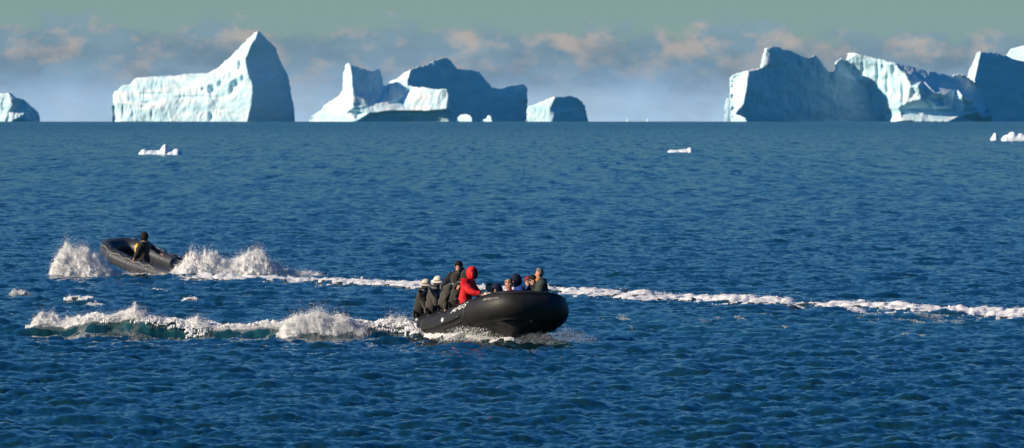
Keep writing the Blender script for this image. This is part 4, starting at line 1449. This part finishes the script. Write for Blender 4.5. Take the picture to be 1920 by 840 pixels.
def shades(body, headc, Hm, neck, upper, pel):
    for s in (1, -1):
        bm = bmesh.new(); bmesh.ops.create_uvsphere(bm, u_segments=10, v_segments=8, radius=.026)
        bmesh.ops.transform(bm, matrix=Matrix.Translation(headc + Hm @ Vector((.088, .031 * s, .020))) @ Hm.to_4x4() @ Matrix.Diagonal((.3, 1, .75, 1)), verts=bm.verts[:])
        me = bpy.data.meshes.new('sunglass_lens'); bm.to_mesh(me); bm.free(); me.materials.append(M_ENGINE)
        o = bpy.data.objects.new('sunglass_lens', me); col.objects.link(o); o.parent = body


person('person in black beanie and dark sunglasses, low behind the bow tube', seat(BM, 3.8, YP - .04, ZT - .12, -110), M_DARK, 'beanie', .05, 0, rad(10), rad(2), extra=shades, bulk=.9)


def scarf(body, headc, Hm, neck, upper, pel):
    ellipsoid('scarf', neck + Vector((.03, 0, .02)), .085, .085, .06, Matrix.Identity(3), lambda d: d.z < .7 and d.z > -.7, M_ORANGE, body)


person('bareheaded grey haired man in a slate jacket and ochre scarf, foremost in the bow', seat(BM, 4.6, YP - .20, ZT - .04, -105), M_PARKA_GREY, 'hair', .04, 0, rad(0), 0, hat_mat=M_HAIR_GREY, extra=scarf, skin=M_SKIN2, bulk=1.05)

# pale rope the red parka holds, and the one lying over the bow
rp = [Vector(red.matrix_world @ Vector(p)) for p in ((.62, -.26, .36),)]
e0 = rp[0]
e1 = BM @ (fr[nq + 74][0] + fr[nq + 74][3] * (fr[nq + 74][4] + .02))
pts = [e0.lerp(e1, t_) + Vector((0, 0, -.03 * math.sin(math.pi * t_))) for t_ in [i / 10 for i in range(11)]]
ro = chain_tube('rope', pts, .028, M_ROPE)
tag(ro, 'taut pale rope running from the red parka\'s hand to the tube', 'rope')
pts = []
for i in range(15):
    t_ = i / 14
    pts.append(BM @ Vector((4.45 + .45 * t_, -.52 + .35 * t_ + .10 * math.sin(3.1 * t_), ZT + .10 + .10 * math.sin(math.pi * t_) + .10 * t_)))
ro = chain_tube('rope', pts, .018, M_ROPE)
tag(ro, 'loose pale rope curving over the bow in front of the sunglasses wearer', 'rope')

# ---- driver of the far boat
def vest(body, headc, Hm, neck, upper, pel):
    ellipsoid('yellow_bag', pel + Vector((.20, .06, .30)), .09, .11, .19, Matrix.Identity(3), lambda d: True, M_YELLOW, body, thick=0)
person('driver of the far boat in black with a yellow chest panel, one arm back', seat(BM2, 1.3, .48, .14, 20), M_PARKA_BLACK, 'hood', -.02, 0, rad(0), 0, hood_mat=M_DARK, r_hand=(-.46, -.25, .26), l_hand=(.25, .2, .1), extra=vest, group=None, skin=M_SKIN2)
# ------------------------------------------------------------------ froth and spray: countless small white clots and drops
OCT = np.array([(1, 0, 0), (-1, 0, 0), (0, 1, 0), (0, -1, 0), (0, 0, 1), (0, 0, -1)], float)
OF = np.array([(0, 2, 4), (2, 1, 4), (1, 3, 4), (3, 0, 4), (2, 0, 5), (1, 2, 5), (3, 1, 5), (0, 3, 5)])


def clots(P, S, seed, stretch=1.5):
    r = np.random.default_rng(seed)
    n = len(P)
    a = r.normal(size=(n, 3, 3))
    q, _ = np.linalg.qr(a)
    sc = S[:, None] * (1 + (stretch - 1) * r.random((n, 3)))
    base = OCT[None] * sc[:, None, :] * (.7 + .6 * r.random((n, 6, 1)))
    V = np.einsum('nij,nkj->nki', q, base) + P[:, None, :]
    Fc = OF[None] + (np.arange(n) * 6)[:, None, None]
    return V.reshape(-1, 3), Fc.reshape(-1, 3)


def spray(name, label, cat, keys, D, depth, n, size, base_py, seed, mound=.88, fringe=.035, mat_=None, squash=.75, lacy=0.0, follow=False, skirt=.22, spike=.38):
    """KEYS: [(px, top_py)] outline of the burst seen at distance D, base_py its foot; DEPTH: half extent away from us in metres.
    A lumpy white body, with countless drops flying off its surface."""
    r = np.random.default_rng(seed)
    s = D / F
    kx = np.array([k[0] for k in keys], float); tops = np.array([k[1] for k in keys], float)
    bp = np.full(len(kx), float(base_py)) if np.isscalar(base_py) else np.array(base_py, float)
    zb = np.array([on(960, b_, D).z for b_ in bp]); zt = np.array([on(960, b_, D).z for b_ in tops])

    def surf(x, ph, k):
        """x in pixels, ph 0 front foot .. pi back foot, k relative size."""
        X = (x - 960) * s
        b_ = np.interp(x, kx, zb)
        Dl = D
        if follow:
            yc_, hh_ = stern_wave(X)
            b_ = np.maximum(hh_ * .9, .03) - Dl * Dl / (2 * RE)
            Dl = yc_ - .05
        h = np.maximum(np.interp(x, kx, zt) - b_, .03 if follow else .005)
        h = h * smooth01(np.minimum(x - kx[0], kx[-1] - x) / 14.0) + .004
        h = h * (1 + .09 * fbm(X * 3.1, ph * .6, 0, seed + 1, 3))
        dy = np.minimum(depth, h * 1.4 + .12)
        n1 = fbm(X * 2.4, ph * 2.2 * depth, 0, seed + 2, 5, .6)
        n2 = ridged(X * 6.0, ph * 5.0 * depth, seed + 8, 3) - .5
        n3 = np.abs(fbm(X * 7.5, ph * 7.0 * depth + X, 0, seed + 12, 3)) - .2
        kk = k * (1 + .16 * n1 + .08 * n2 - .16 * n3)
        sp = np.maximum(0, fbm(X * 9, ph * 9.0 * depth + 40, 0, seed + 31, 3) - .12) * spike * np.clip(np.sin(ph), 0, 1)
        kk = kk * (1 + sp)
        Y = Dl - dy * np.cos(ph) * kk
        Z = b_ - skirt + (h + skirt) * np.sin(ph) ** squash * kk
        return X, Y, Z, h

    xs = np.arange(kx[0], kx[-1], 1.0)
    ph = np.linspace(0, np.pi, 84)
    XX, PH = np.meshgrid(xs, ph)
    X, Y, Z, h = surf(XX, PH, mound)
    V = np.stack([X, Y, Z], -1).reshape(-1, 3)
    idx = np.arange(len(V)).reshape(XX.shape)
    q = np.stack([idx[:-1, :-1], idx[:-1, 1:], idx[1:, 1:], idx[1:, :-1]], -1).reshape(-1, 4)
    if lacy:
        hole = ridged(XX * s * 4.0, PH * 2.5, seed + 20, 4) + .25 * np.sin(PH)
        q = q[(hole[:-1, :-1].reshape(-1) > lacy)]
    tri = np.concatenate([q[:, (0, 1, 2)], q[:, (0, 2, 3)]]) if mound > 0 else np.zeros((0, 3), int)
    # drops
    x = r.uniform(kx[0], kx[-1], n * 3)
    hh = np.interp(x, kx, zt) - np.interp(x, kx, zb)
    x = x[r.random(len(x)) < (hh / hh.max()) ** .6][:n]
    n_ = len(x)
    p_ = np.arccos(1 - 2 * r.random(n_)) * .86 + .1
    off = r.exponential(fringe, n_) * np.where(r.random(n_) < .22, 5.0, 1.0)
    tuft = fbm((x - 960) * s * 5.0, p_ * 3, 0, seed + 6, 3)
    k = max(mound, .35) * (1 + off * np.clip(.8 + .9 * tuft, .1, 1.8))
    if mound <= 0: k = r.random(n_) ** .8 * 1.1
    X, Y, Z, h = surf(x, p_, k)
    S = size * (.35 + r.random(n_) ** 3 * 1.5) * np.clip(1.1 - 1.6 * off, .3, 1.1)
    P = np.stack([X + r.normal(0, 1, n_) * (.01 + .16 * np.minimum(off, .5)), Y + r.normal(0, 1, n_) * .04, Z + r.normal(0, 1, n_) * .03 * np.minimum(off * 4, 1)], -1)
    cv, cf = clots(P, S, seed)
    if mound > 0:
        V = np.vstack([V, cv]); T = np.vstack([tri, cf + XX.size])
    else:
        V, T = cv, cf
    o = fast_mesh(name, V, T, mat_ or M_SPRAY, n=3, smooth=True)
    tag(o, label, cat, kind='stuff')
    return o


def spray_mat(name, colr, tr=.10):
    m, nt, b = new_mat(name)
    out = nt.nodes['Material Output']
    nt.nodes.remove(b)
    d = N(nt, 'ShaderNodeBsdfDiffuse', Color=(*colr, 1)); t = N(nt, 'ShaderNodeBsdfTranslucent', Color=(*colr, 1))
    mx = N(nt, 'ShaderNodeMixShader', Fac=tr)
    tc = N(nt, 'ShaderNodeTexCoord'); no = N(nt, 'ShaderNodeTexNoise', Scale=6.0, Detail=3.0)
    nt.links.new(tc.outputs['Object'], no.inputs['Vector'])
    mm = N(nt, 'ShaderNodeMixRGB'); mm.inputs[1].default_value = (*[c * .88 for c in colr], 1); mm.inputs[2].default_value = (*colr, 1)
    nt.links.new(no.outputs['Fac'], mm.inputs[0]); nt.links.new(mm.outputs[0], d.inputs['Color']); nt.links.new(mm.outputs[0], t.inputs['Color'])
    nt.links.new(d.outputs[0], mx.inputs[1]); nt.links.new(t.outputs[0], mx.inputs[2]); nt.links.new(mx.outputs[0], out.inputs['Surface'])
    return m
M_SPRAY = spray_mat('spray_white', (.96, .97, .98))
M_MIST = spray_mat('spray_mist', (.55, .62, .68))

# far boat: burst thrown up at the bow, and two heaps behind the engine
spray('bow_spray', 'dome of white spray thrown up ahead of the far boat\'s bow', 'spray',
      [(84, 521), (95, 505), (104, 486), (112, 474), (122, 468), (135, 466), (150, 467), (162, 470), (172, 475), (182, 480), (190, 487), (202, 497), (218, 509), (250, 514), (275, 515), (300, 517), (330, 518), (350, 522)],
      261.4, .8, 90000, .0075, [525, 526, 526, 526, 525, 525, 525, 525, 525, 525, 526, 527, 528, 530, 529, 529, 529, 529], 101)
spray('stern_spray', 'two tall heaps of white spray behind the far boat\'s engine', 'spray',
      [(300, 520), (322, 506), (338, 496), (350, 484), (362, 477), (378, 475), (392, 474), (402, 476), (415, 486), (430, 489), (444, 487), (455, 480), (462, 474), (478, 471), (492, 475), (505, 486), (520, 494), (535, 500), (550, 507), (575, 512), (640, 521)],
      262.5, 1.0, 100000, .0075, [526] * 8 + [527] * 9 + [529] * 4, 102)
# near boat: wave thrown out from its quarter
spray('quarter_spray', 'white water bursting from under the near boat\'s stern', 'spray',
      [(690, 630), (705, 618), (713, 606), (724, 600), (740, 600), (755, 602), (768, 607), (778, 609), (790, 608), (803, 612), (818, 618), (832, 628), (846, 634)],
      190.3, .5, 60000, .0065, [637] * 13, 103)
spray('crest_spray', 'ragged white crest of the breaking stern wave between the left edge and the near boat', 'spray',
      [(50, 602), (70, 591), (90, 590), (110, 600), (140, 596), (180, 592), (205, 592), (222, 590), (238, 582), (256, 576), (268, 580), (275, 596), (310, 600), (340, 606), (355, 604), (370, 599), (386, 603), (395, 612), (430, 613), (470, 610), (500, 612), (525, 606), (545, 598), (556, 606)],
      190.9, .30, 100000, .006, [608, 603, 603, 607, 609, 611, 613, 614, 614, 614, 614, 615, 618, 620, 621, 621, 621, 622, 622, 623, 624, 624, 624, 624], 104, fringe=.07, lacy=.34, follow=True, skirt=.10, mound=.80, spike=.8)
spray('surge_spray', 'heaped white surge of the stern wave, peaked, between the teal wave face and the near boat', 'spray',
      [(520, 618), (538, 602), (548, 593), (556, 590), (565, 593), (585, 583), (597, 579), (612, 588), (630, 593), (648, 595), (660, 602), (672, 604), (682, 612), (700, 622), (716, 632)],
      189.7, .6, 90000, .006, [624, 630, 634, 636, 638, 639, 640, 640, 640, 640, 640, 640, 640, 640, 640], 107, mound=.80)
spray('hull_splash', 'glittering drops splashing along the near boat\'s black hull', 'spray',
      [(820, 630), (850, 620), (880, 615), (905, 615), (925, 617), (950, 622), (985, 632)],
      187.2, .5, 7000, .0065, [641] * 7, 105, mound=0)
spray('bow_mist', 'thin bluish mist of spray drifting off the near boat\'s bow', 'spray',
      [(960, 636), (985, 631), (1010, 627), (1040, 626), (1058, 620), (1072, 619), (1085, 624), (1100, 630), (1125, 636)],
      185.9, .8, 12000, .003, [640] * 9, 106, mound=0, mat_=M_MIST)
for i, (a, b_, w, h) in enumerate(CAPS):
    D = at(a, b_).y
    k = 16000 / D
    lab = ['at the far left edge', 'left of centre over the left wave, longest of them', 'at the right end of the longest one', 'alone, midway between the two boats', 'just under the far boat'][i]
    spray('whitecap', f'small breaking wave crest {lab}', 'wave crest',
          [(a - w * k, b_ - 2), (a - w * k * .5, b_ - h * k - 2), (a, b_ - h * k - 1), (a + w * k * .6, b_ - h * k * .6 - 1), (a + w * k, b_ - 1)],
          D, .3, 5200, .007, [b_ - h * k * .5] * 5, 120 + i, mound=0)
build_sea()
